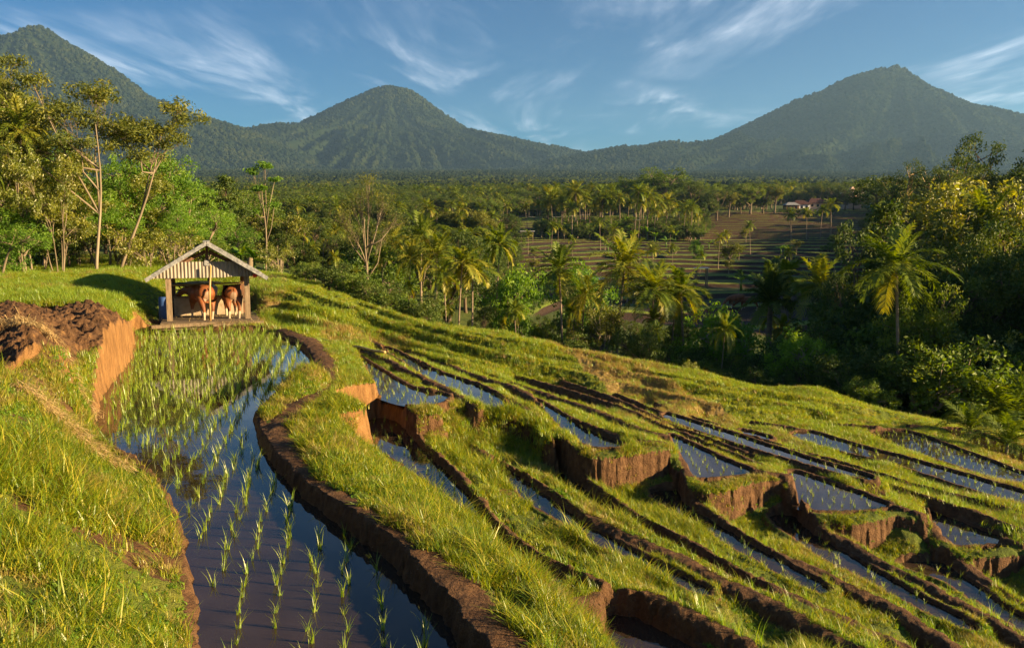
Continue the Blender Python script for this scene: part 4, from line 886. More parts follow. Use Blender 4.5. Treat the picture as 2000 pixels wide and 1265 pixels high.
cof = [(600, 505, 33, 1.0), (640, 512, 32, 1.1), (690, 520, 31.5, 1.1), (735, 545, 31, 1.1), (775, 560, 30, 1.1), (812, 570, 29.5, 1.0), (835, 600, 29, .9)]
for i, (px, row, d, sx) in enumerate(cof):
    T('dbush' if i % 2 else 'bush', px, row, d, ['leafy coffee shrub nearest the shed', 'second coffee shrub from the shed', 'third coffee shrub from the shed', 'coffee shrub in the middle of the row', 'third coffee shrub from the palm end of the row', 'second coffee shrub from the palm end of the row', 'last coffee shrub beside the slim palms'][i], 'shrub', hfac=.88, sxy=sx*1.1, name='coffee_shrub')
T('bbush', 995, 510, 45, 'mound of bright creeper between the narrow palm and the terraces', 'tree', hfac=.9, sxy=.62, name='creeper_mound')
T('bbush', 1430, 585, 36, 'bright green sunlit bush in the middle of the ravine', 'shrub', hfac=.9, sxy=.75, name='bright_shrub')
T('bbush', 1562, 632, 30, 'large bright bush covered in creeper left of the leaning palm', 'shrub', hfac=.9, sxy=.8, name='bright_shrub')
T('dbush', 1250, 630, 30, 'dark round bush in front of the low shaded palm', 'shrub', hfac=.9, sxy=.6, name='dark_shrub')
T('bush', 1700, 722, 26, 'low grey green bush at the foot of the leaning palm', 'shrub', hfac=.9, sxy=1.0, name='broadleaf_shrub')
T('olv', 1180, 600, 37, 'olive shrub between the tall palms', 'shrub', hfac=.9, sxy=.9, name='olive_shrub')
T('bbush', 1145, 500, 60, 'creeper covered tree between the two tallest ravine palms', 'tree', hfac=.9, sxy=.8, name='creeper_tree')
T('olv', 1425, 475, 140, 'small tree alone on the lit valley terraces', 'tree', hfac=.9, sxy=1.3, name='olive_tree')
T('bbush', 1362, 465, 160, 'tiny bright tree on the valley terraces', 'tree', hfac=.9, sxy=.7, name='bright_tree')
T('cone', 1732, 368, 43, 'tall dark cone shaped tree at the right', 'tree', sxy=.85, name='cone_tree')
T('drk', 1705, 480, 40, 'dark tree beneath the right hand cone shaped tree', 'tree', hfac=.92, sxy=.5, name='dark_tree')
T('drk', 1665, 560, 36, 'dark leafy tree left of the leaning palm', 'tree', hfac=.92, sxy=.6, name='dark_tree')
T('yel', 1850, 395, 50, 'yellow green tree right of the cone shaped tree', 'tree', hfac=.94, sxy=.9, name='yellow_tree')
T('olv', 1905, 430, 48, 'olive tree right of the yellow green tree', 'tree', hfac=.9, sxy=.9, name='olive_tree')
T('drk', 1985, 480, 40, 'dark tree at the right edge above the paddies', 'tree', hfac=.92, sxy=.9, name='dark_tree')
T('drk', 1820, 560, 33, 'dark tree right of the leaning palm', 'tree', hfac=.92, sxy=1.0, name='dark_tree')
T('drk', 1930, 575, 32, 'dark tree between the leaning palm and the right edge', 'tree', hfac=.92, sxy=1.0, name='dark_tree')
T('rnd', 1800, 600, 29, 'round tree with glossy leaves right behind the leaning palm', 'tree', hfac=.85, sxy=.7, name='round_tree')
T('drk', 2060, 560, 32, 'dark tree beyond the right edge', 'tree', hfac=.92, sxy=1.0, name='dark_tree')
T('bamb', 1880, 310, 95, 'dark bamboo clump on the rise at the upper right', 'bamboo', hfac=.98, sxy=.95, name='bamboo_clump')
T('bamb', 1800, 318, 105, 'bamboo clump at the left end of the dark rise', 'bamboo', hfac=.98, sxy=.7, name='bamboo_clump')
T('drk', 1945, 298, 100, 'tall dark tree on top of the rise at the upper right', 'tree', hfac=.95, sxy=.8, name='dark_tree')
T('drk', 1980, 345, 90, 'dark tree right of the bamboo on the rise', 'tree', hfac=.92, sxy=.9, name='dark_tree')
T('olv', 1830, 380, 90, 'olive tree in front of the bamboo', 'tree', hfac=.9, sxy=1.1, name='olive_tree')
T('drk', 1760, 380, 100, 'dark tree left of the bamboo on the rise', 'tree', hfac=.92, sxy=1.1, name='dark_tree')
T('rnd', 1290, 338, 310, 'great round spreading tree behind the palm grove', 'tree', hfac=.86, sxy=1.5, name='spreading_tree')
T('rnd', 1240, 352, 320, 'second spreading tree left of the greatest one', 'tree', hfac=.86, sxy=1.3, name='spreading_tree')
for i, px in enumerate([1362, 1385, 1402, 1425, 1448, 1468, 1492, 1515]):
    T(['drk', 'rnd', 'drk', 'olv'][i % 4], px, 364+g_.uniform(-4, 14), 290+g_.uniform(-12, 20), 'dark round tree in the row behind the brown terraced hill', 'tree', 'trees behind the brown hill', hfac=.88, sxy=1.15, name='round_tree')
for px, row in [(1375, 392), (1070, 395)]: T('cone', px, row, 245, {1375: 'small dark cone shaped tree at the right end of the grove', 1070: 'small dark cone shaped tree at the left end of the grove'}[px], 'tree', sxy=1.1, name='cone_tree')
for px in (1635, 1652, 1668): T('drk', px, 368+(px-1635)*.2, 330, {1635: 'leftmost dark tree around the far shrine', 1652: 'middle dark tree around the far shrine', 1668: 'rightmost dark tree around the far shrine'}[px], 'tree', hfac=.92, sxy=1.3, name='dark_tree')
# thicket in the ravine: individual shrubs, young trees and bananas
tops = [(560, 500), (620, 520), (700, 545), (800, 585), (900, 610), (1000, 620), (1100, 625), (1200, 640), (1300, 640), (1400, 650), (1500, 650), (1600, 640), (1690, 600), (1780, 560), (2150, 560)]
KINDS = {'bush': ('shrub', 'broadleaf_shrub', 'green leafy shrub in the thicket along the ravine', 'green shrubs of the ravine'),
 'dbush': ('shrub', 'dark_shrub', 'dark shrub in the shaded thicket along the ravine', 'dark shrubs of the ravine'),
 'ybush': ('shrub', 'twiggy_shrub', 'yellowish twiggy shrub in the thicket along the ravine', 'twiggy shrubs of the ravine'),
 'bbush': ('shrub', 'bright_shrub', 'bright green shrub in the thicket along the ravine', 'bright shrubs of the ravine'),
 'rnd': ('tree', 'round_tree', 'round green tree in the ravine thicket', 'round trees of the ravine'),
 'drk': ('tree', 'dark_tree', 'dark leafy tree in the depth of the ravine', 'dark trees of the ravine'),
 'ban0': ('banana plant', 'banana_plant', 'banana plant among the shrubs of the ravine', 'banana plants of the ravine'),
 'slim1': ('palm', 'slender_palm', 'slender palm among the shrubs of the ravine', 'slender palms of the ravine'),
 'olv': ('tree', 'olive_tree', 'olive green tree in the ravine thicket', 'olive trees of the ravine')}
gr = random.Random(12)
def thicket(n, d0, d1, p0, p1, off0, off1, kinds):
    for i in range(n):
        px = p0+(p1-p0)*(i+gr.random())/n; d = gr.uniform(d0, d1); k = gr.choice(kinds); c, nm, lab, grp = KINDS[k]
        row = np.interp(px, [a for a, b in tops], [b for a, b in tops])+gr.uniform(off0, off1)
        T(k, px, row, d, lab, c, grp, hfac=.9, sxy=gr.uniform(.75, 1.15) if 'ush' in k else gr.uniform(.7, 1), name=nm)
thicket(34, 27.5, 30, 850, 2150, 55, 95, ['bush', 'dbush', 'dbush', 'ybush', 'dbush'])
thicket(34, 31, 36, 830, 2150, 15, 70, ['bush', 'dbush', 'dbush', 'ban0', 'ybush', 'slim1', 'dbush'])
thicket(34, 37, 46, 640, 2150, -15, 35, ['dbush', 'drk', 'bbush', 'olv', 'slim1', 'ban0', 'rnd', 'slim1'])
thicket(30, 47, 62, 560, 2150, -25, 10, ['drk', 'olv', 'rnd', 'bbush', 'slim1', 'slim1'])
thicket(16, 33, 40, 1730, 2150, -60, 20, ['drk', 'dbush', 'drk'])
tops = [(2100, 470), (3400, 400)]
thicket(14, 26, 46, 2150, 3300, -40, 60, ['drk', 'drk', 'olv'])  # unseen trees beyond the right edge, added to shade the right-hand trees
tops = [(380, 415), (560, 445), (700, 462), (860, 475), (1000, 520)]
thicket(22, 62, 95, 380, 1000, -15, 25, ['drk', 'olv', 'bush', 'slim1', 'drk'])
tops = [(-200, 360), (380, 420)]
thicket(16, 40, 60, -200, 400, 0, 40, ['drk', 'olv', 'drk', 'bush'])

for i, (px, d) in enumerate(VS):
    k = ['slim0', 'ban0', 'bush', 'olv', 'slim2'][i % 5]; hm = {'slim0': 5.5, 'slim2': 5, 'ban0': 3, 'bush': 2.2, 'olv': 3.6}[k]*gp.uniform(.7, 1.2); X = (px-1000)/F/CP*d
    c, nm, lab, grp = {'slim0': ('palm', 'slender_palm', 'small palm on the terraced fields of the valley', 'palms on the valley fields'), 'slim2': ('palm', 'slender_palm', 'small palm on the terraced fields of the valley', 'palms on the valley fields'), 'ban0': ('banana plant', 'banana_plant', 'banana plant on the terraced fields of the valley', 'banana plants on the valley fields'), 'bush': ('shrub', 'broadleaf_shrub', 'shrub on the terraced fields of the valley', 'shrubs on the valley fields'), 'olv': ('tree', 'olive_tree', 'small round tree on the terraced fields of the valley', 'small trees on the valley fields')}[k]
    put(k, (X, d, gz(X, d)-.05), hm, gp.uniform(0, 6), lab, c, grp, 1.1, nm)
for px, row, d in [(1540, 402, 300), (1558, 405, 303), (1580, 403, 300), (1606, 400, 302), (1622, 398, 306)]: T('bush', px, row, d, 'shrub growing in front of the far hamlet', 'shrub', 'shrubs before the far hamlet', hfac=.9, sxy=1.3, name='broadleaf_shrub')
thk = [(30, 400, 31, 'fine'), (110, 395, 32, 'yel'), (200, 370, 34, 'fine'), (260, 360, 36, 'yel'), (70, 350, 36, 'fine'), (-20, 380, 30, 'fine'), (420, 400, 44, 'fine'), (340, 400, 36, 'fine')]
for px, row, d, k in thk: T(k, px, row, d, 'leafy sunlit tree in the dense belt behind the grassy left bank', 'tree', 'trees of the left belt', hfac=.92, sxy=1.25, name='feathery_tree' if k == 'fine' else 'yellow_tree')
# --- uncountable forest
def blob(name, seed, sq):
    g = np.random.default_rng(seed); bm = bmesh.new(); bmesh.ops.create_icosphere(bm, subdivisions=3, radius=1); me = bpy.data.meshes.new(name)
    co = np.array([v.co for v in bm.verts]); nn = fbm(co[:, 0]*2.2+seed*5, co[:, 1]*2.2+co[:, 2]*1.7, 3, seed)+.6*fbm(co[:, 2]*5+9, co[:, 0]*5+co[:, 1]*4, 2, seed+3)
    for v, k in zip(bm.verts, nn): v.co = v.co*(.45+.75*k)*Vector((1, 1, sq))+Vector((0, 0, sq*.6))
    bm.to_mesh(me); bm.free(); me.materials.append(M['far']); at = me.attributes.new('var', 'FLOAT', 'POINT'); at.data.foreach_set('value', np.clip(g.normal(.5, .05, len(me.vertices)), 0, 1).astype(np.float32))
    return bpy.data.objects.new(name, me)
BL = proto_coll('canopy', [blob('b0', 1, .9), blob('b1', 2, 1.1), blob('b2', 3, .8), blob('b3', 4, 1.3)])
n = 175000; u = rng.uniform(size=n); r = (700**.9+u*(4700**.9-700**.9))**(1/.9); a = rng.uniform(R(-36), R(36), n); x = np.sin(a)*r; y = np.cos(a)*r
z, wch = hill(x, y); e = 12.; zc, _ = hill(x*(1+e/r), y*(1+e/r)); px = x/y
keep = ((zc-z)/e > -.35); x, y, z, r = x[keep], y[keep], z[keep], r[keep]; n = len(x); print('canopy', n)
cl = fbm(x/260, y/260, 3, 5); s = rng.uniform(3.6, 7.2, n)*np.clip(.6+.7*cl, .6, 1.3)*np.clip(.72+r/7000, .6, 1.2)
scatter('hill_forest', np.c_[x, y, z-1.5], eul(n, .15), np.c_[s, s, s*rng.uniform(.8, 1.15, n)], rng.integers(0, 4, n), BL, 'dense forest canopy covering the foothills and mountains', 'forest')
def join_tree(key):
    """one mesh copy of a prototype for instancing"""
    src = PR[key]; bm = bmesh.new(); mats = []
    me = bpy.data.meshes.new(key+'_inst')
    for c in src.children:
        b2 = bmesh.new(); b2.from_mesh(c.data)
        for f in b2.faces: f.material_index = len(mats)
        tmp = bpy.data.meshes.new('tmp'); b2.to_mesh(tmp); b2.free(); bm.from_mesh(tmp); mats.append(c.data.materials[0]); bpy.data.meshes.remove(tmp)
    bm.to_mesh(me); bm.free()
    for m in mats: me.materials.append(m)
    return bpy.data.objects.new(key+'_inst', me)
KF = ['drk', 'rnd', 'olv', 'cone', 'slim0', 'slim1', 'slim2', 'ban1']
FC = proto_coll('forest_kinds', []); 
objs = []
for i, k in enumerate(KF):
    o = join_tree(k); o.name = 'f%d' % i; objs.append(o); FC.objects.link(o)
x, y = sample(11000, 88, 740, 1.0); x2, y2 = sample(9000, 740, 1700, 1.0); x, y = np.r_[x, x2], np.r_[y, y2]; r = np.hypot(x, y); px = 1000+x/y*F*CP; d = y
open_right = (px > 985) & (px < 1690) & (d < 335)
open_left = (px > 800) & (px < 1075) & (d > 180) & (d < 285)
keep = ~open_right & ~open_left
# hill with the far village stays low
keep &= ~((px > 1500) & (px < 1700) & (d < 420))
x, y, r, px, d = x[keep], y[keep], r[keep], px[keep], d[keep]; n = len(x); z = ground(x, y); print('forest', n)
ng_ = 420; gpx = rng.uniform(1050, 1370, ng_); gd = rng.uniform(212, 268, ng_); gx = (gpx-1000)/F/CP*gd
x = np.r_[x, gx]; y = np.r_[y, gd]; r = np.hypot(x, y); px = np.r_[px, gpx]; d = y; z = np.where(r > 705, hill(x, y)[0], ground(x, y)); n = len(x); isg = np.arange(n) >= n-ng_
pn = fbm(x/40, y/40, 3, 14); u = rng.uniform(size=n); idx = np.where(u < .34, 0, np.where(u < .50, 1, np.where(u < .62, 2, np.where(u < .68, 3, np.where(u < .98, 4+rng.integers(0, 3, n), 7)))))
far_r = sstep(330, 420, r)
s = rng.uniform(7, 12, n)*(.75+.6*pn)*(.8+.1*far_r); s = np.where(idx == 7, 4, s); idx = np.where(isg, rng.choice([0, 1, 2, 7, 7], n), idx); s = np.where(isg, rng.uniform(2.5, 5.5, n), s); s = np.where((px > 1690) & (r < 300), s*.9, s); s = np.where((px < 1000) & (r < 170), s*.55, s)
scatter('valley_forest', np.c_[x, y, z-.2], eul(n, .05), np.c_[s*1.15, s*1.15, s], idx, FC, 'mixed forest of palms and broadleaf trees across the valley', 'forest')
for k in list(PR):
    if k not in used:
        for c in list(PR[k].children): bpy.data.objects.remove(c)
        bpy.data.objects.remove(PR[k])

# ------------------------------------------------------------------ cattle shed
HR = R(21); hp = Pz(410, 634, .10); HO = Vector((hp[0], hp[1], .08))
shed = empty('cattle_shed', HO, HR, 'small open cattle shed with a tin gable roof beside the big flooded paddy', 'shed'); shed.scale = (.92, 1, 1)
b = MB(); b.box((.05, .9, .07), (3.15, 3.0, .22)); b.build('floor_slab', M['dbark'], shed)
for sx in (-1, 1):
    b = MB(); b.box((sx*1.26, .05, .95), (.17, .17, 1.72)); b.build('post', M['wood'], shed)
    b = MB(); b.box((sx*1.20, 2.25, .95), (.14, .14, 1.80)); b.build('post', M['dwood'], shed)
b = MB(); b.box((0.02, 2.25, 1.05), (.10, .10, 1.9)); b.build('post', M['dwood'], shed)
b = MB(); b.box((0, 1.75, .47), (2.36, .12, .60)); b.box((0, 2.3, .47), (2.36, .10, .60)); b.box((0, 2.0, .24), (2.36, .42, .12)); b.build('manger', M['concrete'], shed)
b = MB(); b.box((0, 1.70, .80), (2.40, .16, .055)); b.build('manger_rail', M['wood'], shed)
b = MB(); b.tube([(-1.22, 1.5, 1.21), (0, 1.52, 1.23), (1.22, 1.5, 1.25)], .028, 8); b.build('feeding_rail', M['bamboo'], shed)
AP = 2.62; EV = 1.50; HX = 1.93; TH = math.atan2(AP-EV, HX)
def roofz(x): return AP-(AP-EV)*abs(x)/HX
def roof_side(sg):
    n = 60; nx = 9; Y0, Y1 = -.42, 2.75; ys = np.linspace(Y0, Y1, n*2+1); xs = np.linspace(0, HX, nx); V = []
    for lay in (0, -.022):
        for x_ in xs:
            for j, yy in enumerate(ys): V.append((sg*x_, yy, roofz(x_)+.018*math.cos(j*math.pi/2*1.0)+lay))
    m_ = len(ys); q = []; o2 = nx*m_
    for i in range(nx-1):
        for j in range(m_-1):
            a0 = i*m_+j; q.append((a0, a0+1, a0+m_+1, a0+m_)); q.append((a0+o2, a0+m_+o2, a0+m_+1+o2, a0+1+o2))
    mb_ = MB(); mb_.add(V, q); r_ = mb_.build('roof_sheet', M['tin'], shed, True)
    f = MB(); f.beam((0, -.44, AP-.02), (sg*HX, -.44, EV-.02), .05, .12); f.build('barge_board', M['tinedge'], r_)
    f = MB(); f.beam((0, 2.77, AP-.02), (sg*HX, 2.77, EV-.02), .05, .12); f.build('barge_board', M['tinedge'], r_)
    return r_
roof_side(-1); roof_side(1)
b = MB(); b.beam((0, -.42, AP+.035), (0, 2.75, AP+.035), .22, .03); b.build('ridge_cap', M['tinedge'], shed)
for yy in (0.02, 2.2):
    t = MB()
    t.beam((0, yy, 1.72), (0, yy, AP-.10), .11, .09, (1, 0, 0))
    for sg in (-1, 1): t.beam((sg*.06, yy, AP-.30), (sg*.98, yy, 1.87), .05, .085); t.beam((sg*.02, yy+.06, AP-.09), (sg*1.78, yy+.06, EV+.03), .05, .09)
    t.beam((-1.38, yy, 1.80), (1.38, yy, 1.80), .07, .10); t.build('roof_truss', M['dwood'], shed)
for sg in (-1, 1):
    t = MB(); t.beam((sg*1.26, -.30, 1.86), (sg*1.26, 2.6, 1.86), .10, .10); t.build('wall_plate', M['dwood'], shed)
# corrugated apron under the gable
n = 260; xs = np.linspace(-1.80, 1.80, n); V = []; q = []
for i, x_ in enumerate(xs):
    yo = -.09+.012*math.sin(i*.78); zt = min(2.02, roofz(x_)-.07); zb = 1.52+.015*math.sin(i*1.7)+(.02 if x_ > .6 else 0)
    for yy in (yo, yo+.006): V += [(x_, yy, zb), (x_, yy, max(zt, zb+.01))]
for i in range(n-1):
    a0 = 4*i; q += [(a0, a0+4, a0+5, a0+1), (a0+2, a0+3, a0+7, a0+6)]
b = MB(); b.add(V, q); b.build('corrugated_apron', M['tin'], shed, True)
b = MB(); b.box((-.02, -.118, 1.98), (.15, .012, .17)); b.build('patch_plate', M['tinedge'], shed)
def at_shed(x, y, z=0): return HO+Matrix.Rotation(HR, 3, 'Z')@Vector((x, y, z))
def top_mesh(name, mb_, m_, loc, label, cat, rz=0, smooth=False, group=None):
    o = mb_.build(name, m_, None, smooth); o.location = loc; o.rotation_euler = (0, 0, rz); return tag(o, label, cat, group)
b = MB(); b.tube([(.02, 0, -.05), (.03, 0, .9), (.10, -.04, 1.75)], [.032, .032, .028], 8)
top_mesh('bamboo_pole', b, M['bamboo'], at_shed(0, -.32, .16), 'upright bamboo pole propped in front of the two cows', 'pole', HR, True)
def lumpy(name, c, rx, ry, rz_, m_, label, cat, seed, nz=.25):
    bm = bmesh.new(); bmesh.ops.create_icosphere(bm, subdivisions=4, radius=1); co = np.array([v.co for v in bm.verts])
    k = fbm(co[:, 0]*2+seed, co[:, 1]*2+co[:, 2]*2.3, 4, seed)-.5
    for v, kk in zip(bm.verts, k): v.co = Vector((v.co.x*rx, v.co.y*ry, v.co.z*rz_))*(1+kk*nz*4)
    me = bpy.data.meshes.new(name); bm.to_mesh(me); bm.free(); me.materials.append(m_); o = bpy.data.objects.new(name, me); COL.objects.link(o)
    o.location = c; o.rotation_euler = (0, 0, HR); return tag(o, label, cat)
lumpy('tarpaulin', at_shed(-.25, 1.95, 1.22), .52, .26, .09, M['cloth'], 'crumpled pale blue tarpaulin lying over the feeding rail', 'tarpaulin', 3)
lumpy('tarpaulin', at_shed(-.75, 2.0, 1.20), .35, .22, .07, M['dcloth'], 'dark tarpaulin bundled at the left end of the feeding rail', 'tarpaulin', 4)
lumpy('cloth_sack', at_shed(.16, 1.42, 1.02), .11, .07, .17, M['cloth'], 'pale sack hanging at the bamboo pole', 'sack', 6)
lumpy('fodder_heap', at_shed(0, 2.02, .62), 1.05, .20, .14, M['dbark'], 'dark heap of fodder in the manger', 'fodder', 8)
lumpy('lantern_ball', at_shed(1.42, -.02, 1.58), .085, .085, .085, M['red'], 'red ball hung on the right post under the eave', 'ornament', 9, .1)
lumpy('plastic_cup', at_shed(-.24, .0, 1.93), .075, .06, .05, M['red'], 'small red pot on the tie beam under the gable', 'pot', 10, .05)
b = MB(); b.tube([(0, 0, 0), (0, 0, .45), (0, 0, .86), (0, 0, .9)], [.15, .16, .15, .13], 14); top_mesh('barrel', b, M['blue'], at_shed(-1.36, .9, -.02), 'blue plastic barrel behind the left post of the shed', 'barrel', 0, True)
for i in range(7):
    b = MB(); b.tube([(-.35, 0, 0), (0, .01, 0), (.35, 0, .01)], .055, 7, var=.5)
    top_mesh('firewood_log', b, M['bark'], at_shed(-2.15+.13*(i % 4)*.0-.03*i, 1.1+.12*(i % 4)+.06*(i//4), .10+.11*(i//4)), 'short log in the pile left of the shed', 'log', R(100), True, 'logs stacked left of the shed')
b = MB(); b.beam((-1.75, 0, .0), (.1, .05, .03), .18, .10); top_mesh('timber_beam', b, M['wood'], at_shed(.1, -.62, .08), 'rough timber beam lying along the front edge of the shed floor', 'beam', HR)
b = MB(); b.beam((.5, 0, .0), (2.0, .1, .03), .10, .08); top_mesh('timber_beam', b, M['wood'], at_shed(-.4, -.70, .07), 'thin timber at the right front of the shed floor', 'beam', HR)
# ------------------------------------------------------------------ cattle
def cow_mat():
    m, nt = mat('cow_hide'); Lk = nt.links.new
    t = N(nt, 'ShaderNodeTexCoord'); sp = N(nt, 'ShaderNodeSeparateXYZ'); Lk(t.outputs['Object'], sp.inputs[0])
    no = N(nt, 'ShaderNodeTexNoise', ins={'Scale': 5, 'Detail': 4}); Lk(t.outputs['Object'], no.inputs['Vector'])
    tan = ramp(nt, no.outputs[0], [(.3, (.11,.035,.009)), (.7, (.21,.065,.014))])
    wh = N(nt, 'ShaderNodeRGB'); wh.outputs[0].default_value = (.42,.33,.23,1)
    f1 = N(nt, 'ShaderNodeMapRange', ins={1: .36, 2: .32}); Lk(sp.outputs[2], f1.inputs[0])
    a = N(nt, 'ShaderNodeVectorMath', operation='SUBTRACT', ins={1: (.0, -.80, .80)}); Lk(t.outputs['Object'], a.inputs[0])
    b_ = N(nt, 'ShaderNodeVectorMath', operation='MULTIPLY', ins={1: (9, 2.2, 5)}); Lk(a.outputs[0], b_.inputs[0])
    l = N(nt, 'ShaderNodeVectorMath', operation='LENGTH'); Lk(b_.outputs[0], l.inputs[0])
    f2 = N(nt, 'ShaderNodeMapRange', ins={1: 1.1, 2: .85}); Lk(l.outputs[1], f2.inputs[0])
    f3 = N(nt, 'ShaderNodeMath', operation='MULTIPLY', ins={1: .45}); Lk(f2.outputs[0], f3.inputs[0]); mx = N(nt, 'ShaderNodeMath', operation='MAXIMUM'); Lk(f1.outputs[0], mx.inputs[0]); Lk(f3.outputs[0], mx.inputs[1])
    c = N(nt, 'ShaderNodeMix', data_type='RGBA'); Lk(mx.outputs[0], c.inputs[0]); Lk(tan, c.inputs[6]); Lk(wh.outputs[0], c.inputs[7])
    p = N(nt, 'ShaderNodeBsdfPrincipled', ins={'Roughness': .55, 'Specular IOR Level': .3}); Lk(c.outputs[2], p.inputs['Base Color'])
    o = N(nt, 'ShaderNodeOutputMaterial'); Lk(p.outputs[0], o.inputs[0]); return m
M['cow'] = cow_mat(); M['horn'] = simple('horn', [(.05,.04,.03),(.12,.1,.08)], .5); M['tuft'] = simple('tail_hair', [(.02,.015,.01),(.04,.03,.02)], .8)
def skinned(name, verts, edges, parent, m_, sub=2, root=0):
    me = bpy.data.meshes.new(name); me.from_pydata([v[:3] for v in verts], edges, []); o = bpy.data.objects.new(name, me); COL.objects.link(o)
    me.materials.append(m_); sk = o.modifiers.new('skin', 'SKIN'); sv = me.skin_vertices[0].data if me.skin_vertices else None
    if sv is None:
        bpy.context.view_layer.objects.active = o; bpy.ops.mesh.customdata_skin_add(); sv = me.skin_vertices[0].data
    for i, v in enumerate(verts): r_ = v[3]; sv[i].radius = r_ if isinstance(r_, tuple) else (r_, r_); sv[i].use_root = i == root
    sk.use_smooth_shade = True; s_ = o.modifiers.new('sub', 'SUBSURF'); s_.levels = sub; s_.render_levels = sub
    dg = bpy.context.evaluated_depsgraph_get(); ev = bpy.data.meshes.new_from_object(o.evaluated_get(dg)); o.modifiers.clear(); o.data = ev; ev.name = name
    for p_ in ev.polygons: p_.use_smooth = True
    o.parent = parent; return o
def cow(label, loc, rz, sc, head_turn=0, pose=0, group=None, head_low=0):
    e = empty('cow', loc, rz, label, 'cow', group, sc); h = head_turn
    V = [(0,-.30,.95,(.27,.29)), (0,-.58,.98,(.25,.25)), (0,-.74,1.05,(.13,.13)), (0,.0,.90,(.34,.33)), (0,.42,.90,(.27,.31)), (h*.15,.66,1.0-head_low*.1,(.15,.20)), (h*.4,.92,1.14-head_low*.35,(.11,.14)), (h*.6,1.10,1.14-head_low*.5,(.11,.11)), (h*.75,1.27,1.0-head_low*.55,(.085,.09)), (h*.85,1.38,.90-head_low*.55,(.07,.06))]
    E = [(0,1),(1,2),(0,3),(3,4),(4,5),(5,6),(6,7),(7,8),(8,9)]
    for sx in (-1, 1):
        w_ = sx*pose*.05; n0 = len(V)
        V += [(sx*.17,-.55,.76,(.15,.17)), (sx*.18,-.66+w_,.60,(.09,.10)), (sx*.16,-.76+w_,.40,(.047,.055)), (sx*.155,-.71+w_*1.4,.14,(.034,.036)), (sx*.155,-.67+w_*1.4,.04,(.050,.055))]
        E += [(1,n0),(n0,n0+1),(n0+1,n0+2),(n0+2,n0+3),(n0+3,n0+4)]; n0 = len(V)
        V += [(sx*.15,.44,.66,(.10,.13)), (sx*.15,.46,.40,(.052,.056)), (sx*.15,.45-w_,.14,(.034,.036)), (sx*.15,.48-w_,.04,(.050,.055))]
        E += [(4,n0),(n0,n0+1),(n0+1,n0+2),(n0+2,n0+3)]
    skinned('body', V, E, e, M['cow'])
    for sx in (-1, 1):
        skinned('ear', [(h*.5+sx*.09,1.06,1.20-head_low*.45,.03), (h*.5+sx*.19,1.03,1.20-head_low*.45,(.055,.02)), (h*.5+sx*.27,1.01,1.17-head_low*.45,.012)], [(0,1),(1,2)], e, M['cow'], 1)
        skinned('horn', [(h*.5+sx*.06,1.05,1.24-head_low*.45,.025), (h*.5+sx*.12,1.06,1.32-head_low*.45,.018), (h*.5+sx*.13,1.08,1.40-head_low*.45,.006)], [(0,1),(1,2)], e, M['horn'], 1)
    t = skinned('tail', [(0,-.78,1.10,.035), (.01,-.90,1.03,.026), (.01,-.93,.80,.018), (.02,-.92,.55,.016)], [(0,1),(1,2),(2,3)], e, M['cow'], 1)
    skinned('tail_tuft', [(.02,-.92,.57,.018), (.025,-.92,.42,.030), (.02,-.91,.30,.008)], [(0,1),(1,2)], t, M['tuft'], 1); return e
cow('brown cow with white rump patch seen from behind at the left side of the shed', at_shed(-.24, .72, .10), HR+R(17), .98, -.55, 1.3, head_low=.5)
cow('brown cow with white rump patch seen from behind at the right side of the shed', at_shed(.70, .80, .10), HR+R(4), .95, .05, -.8, head_low=.8)
for px, lab, rz_ in [(1438, 'shaded dun cow grazing on a far terrace left of the lit one', 1.9), (1462, 'sunlit orange cow grazing on a far terrace', 1.2)]:
    p = Pd(px, 560, 96); z = gz(p[0], 96); cow(lab, (p[0], 96, z), rz_, 1.5, 0, .5, head_low=1.3)
# ------------------------------------------------------------------ things on the banks
for a0, a1, rad, lab in [((612,655),(676,671), .028, 'bamboo pole lying on the bund near the shed'), ((692,667),(752,682), .038, 'thicker bamboo pole lying farther along the bund')]:
    A_ = Pz(a0[0], a0[1], .0); B_ = Pz(a1[0], a1[1], -.05); n = 7; P = [A_+(B_-A_)*i/(n-1) for i in range(n)]; zt = max(gz(q[0], q[1]) for q in P)+.03
    P = [(q[0]-A_[0], q[1]-A_[1], zt+.015*math.sin(i*1.3)) for i, q in enumerate(P)]; b = MB(); b.tube(P, rad, 8); top_mesh('bamboo_pole', b, M['bamboo'], (A_[0], A_[1], 0), lab, 'pole', 0, True)
def straw_heap(px, row, z0, r_, n, label, seed):
    g = np.random.default_rng(seed); c = Pz(px, row, z0); mb_ = MB()
    for _ in range(n):
        a = g.uniform(0, 6.28); rr = r_*math.sqrt(g.uniform()); bx, by = math.cos(a)*rr*1.3, math.sin(a)*rr*.6; zb = gz(c[0]+bx, c[1]+by)+.03+.12*(1-(rr/r_)**2)*g.uniform()
        d = g.normal(size=3)*np.array([1, .8, .35]); d /= np.linalg.norm(d); l = g.uniform(.10, .28); p0 = np.array([bx, by, zb]); p1 = p0+d*l*.5; p2 = p0+d*l+np.array([0, 0, -.06]); s_ = np.cross(d, (0, 0, 1)); s_ = s_/np.linalg.norm(s_)*.005
        mb_.add([p0-s_, p0+s_, p1-s_, p1+s_, p2], [(0, 1, 3, 2)], [(2, 3, 4)], var=g.uniform())
    top_mesh('straw_heap', mb_, M['straw'], (c[0], c[1], 0), label, 'straw')
straw_heap(135, 770, 1.0, .50, 2600, 'heap of dry straw hanging over the top of the orange earth wall', 5)
straw_heap(95, 690, 1.08, .65, 2200, 'dry straw strewn along the edge of the ploughed plot', 6)
c_ = at_shed(.5, -.75)
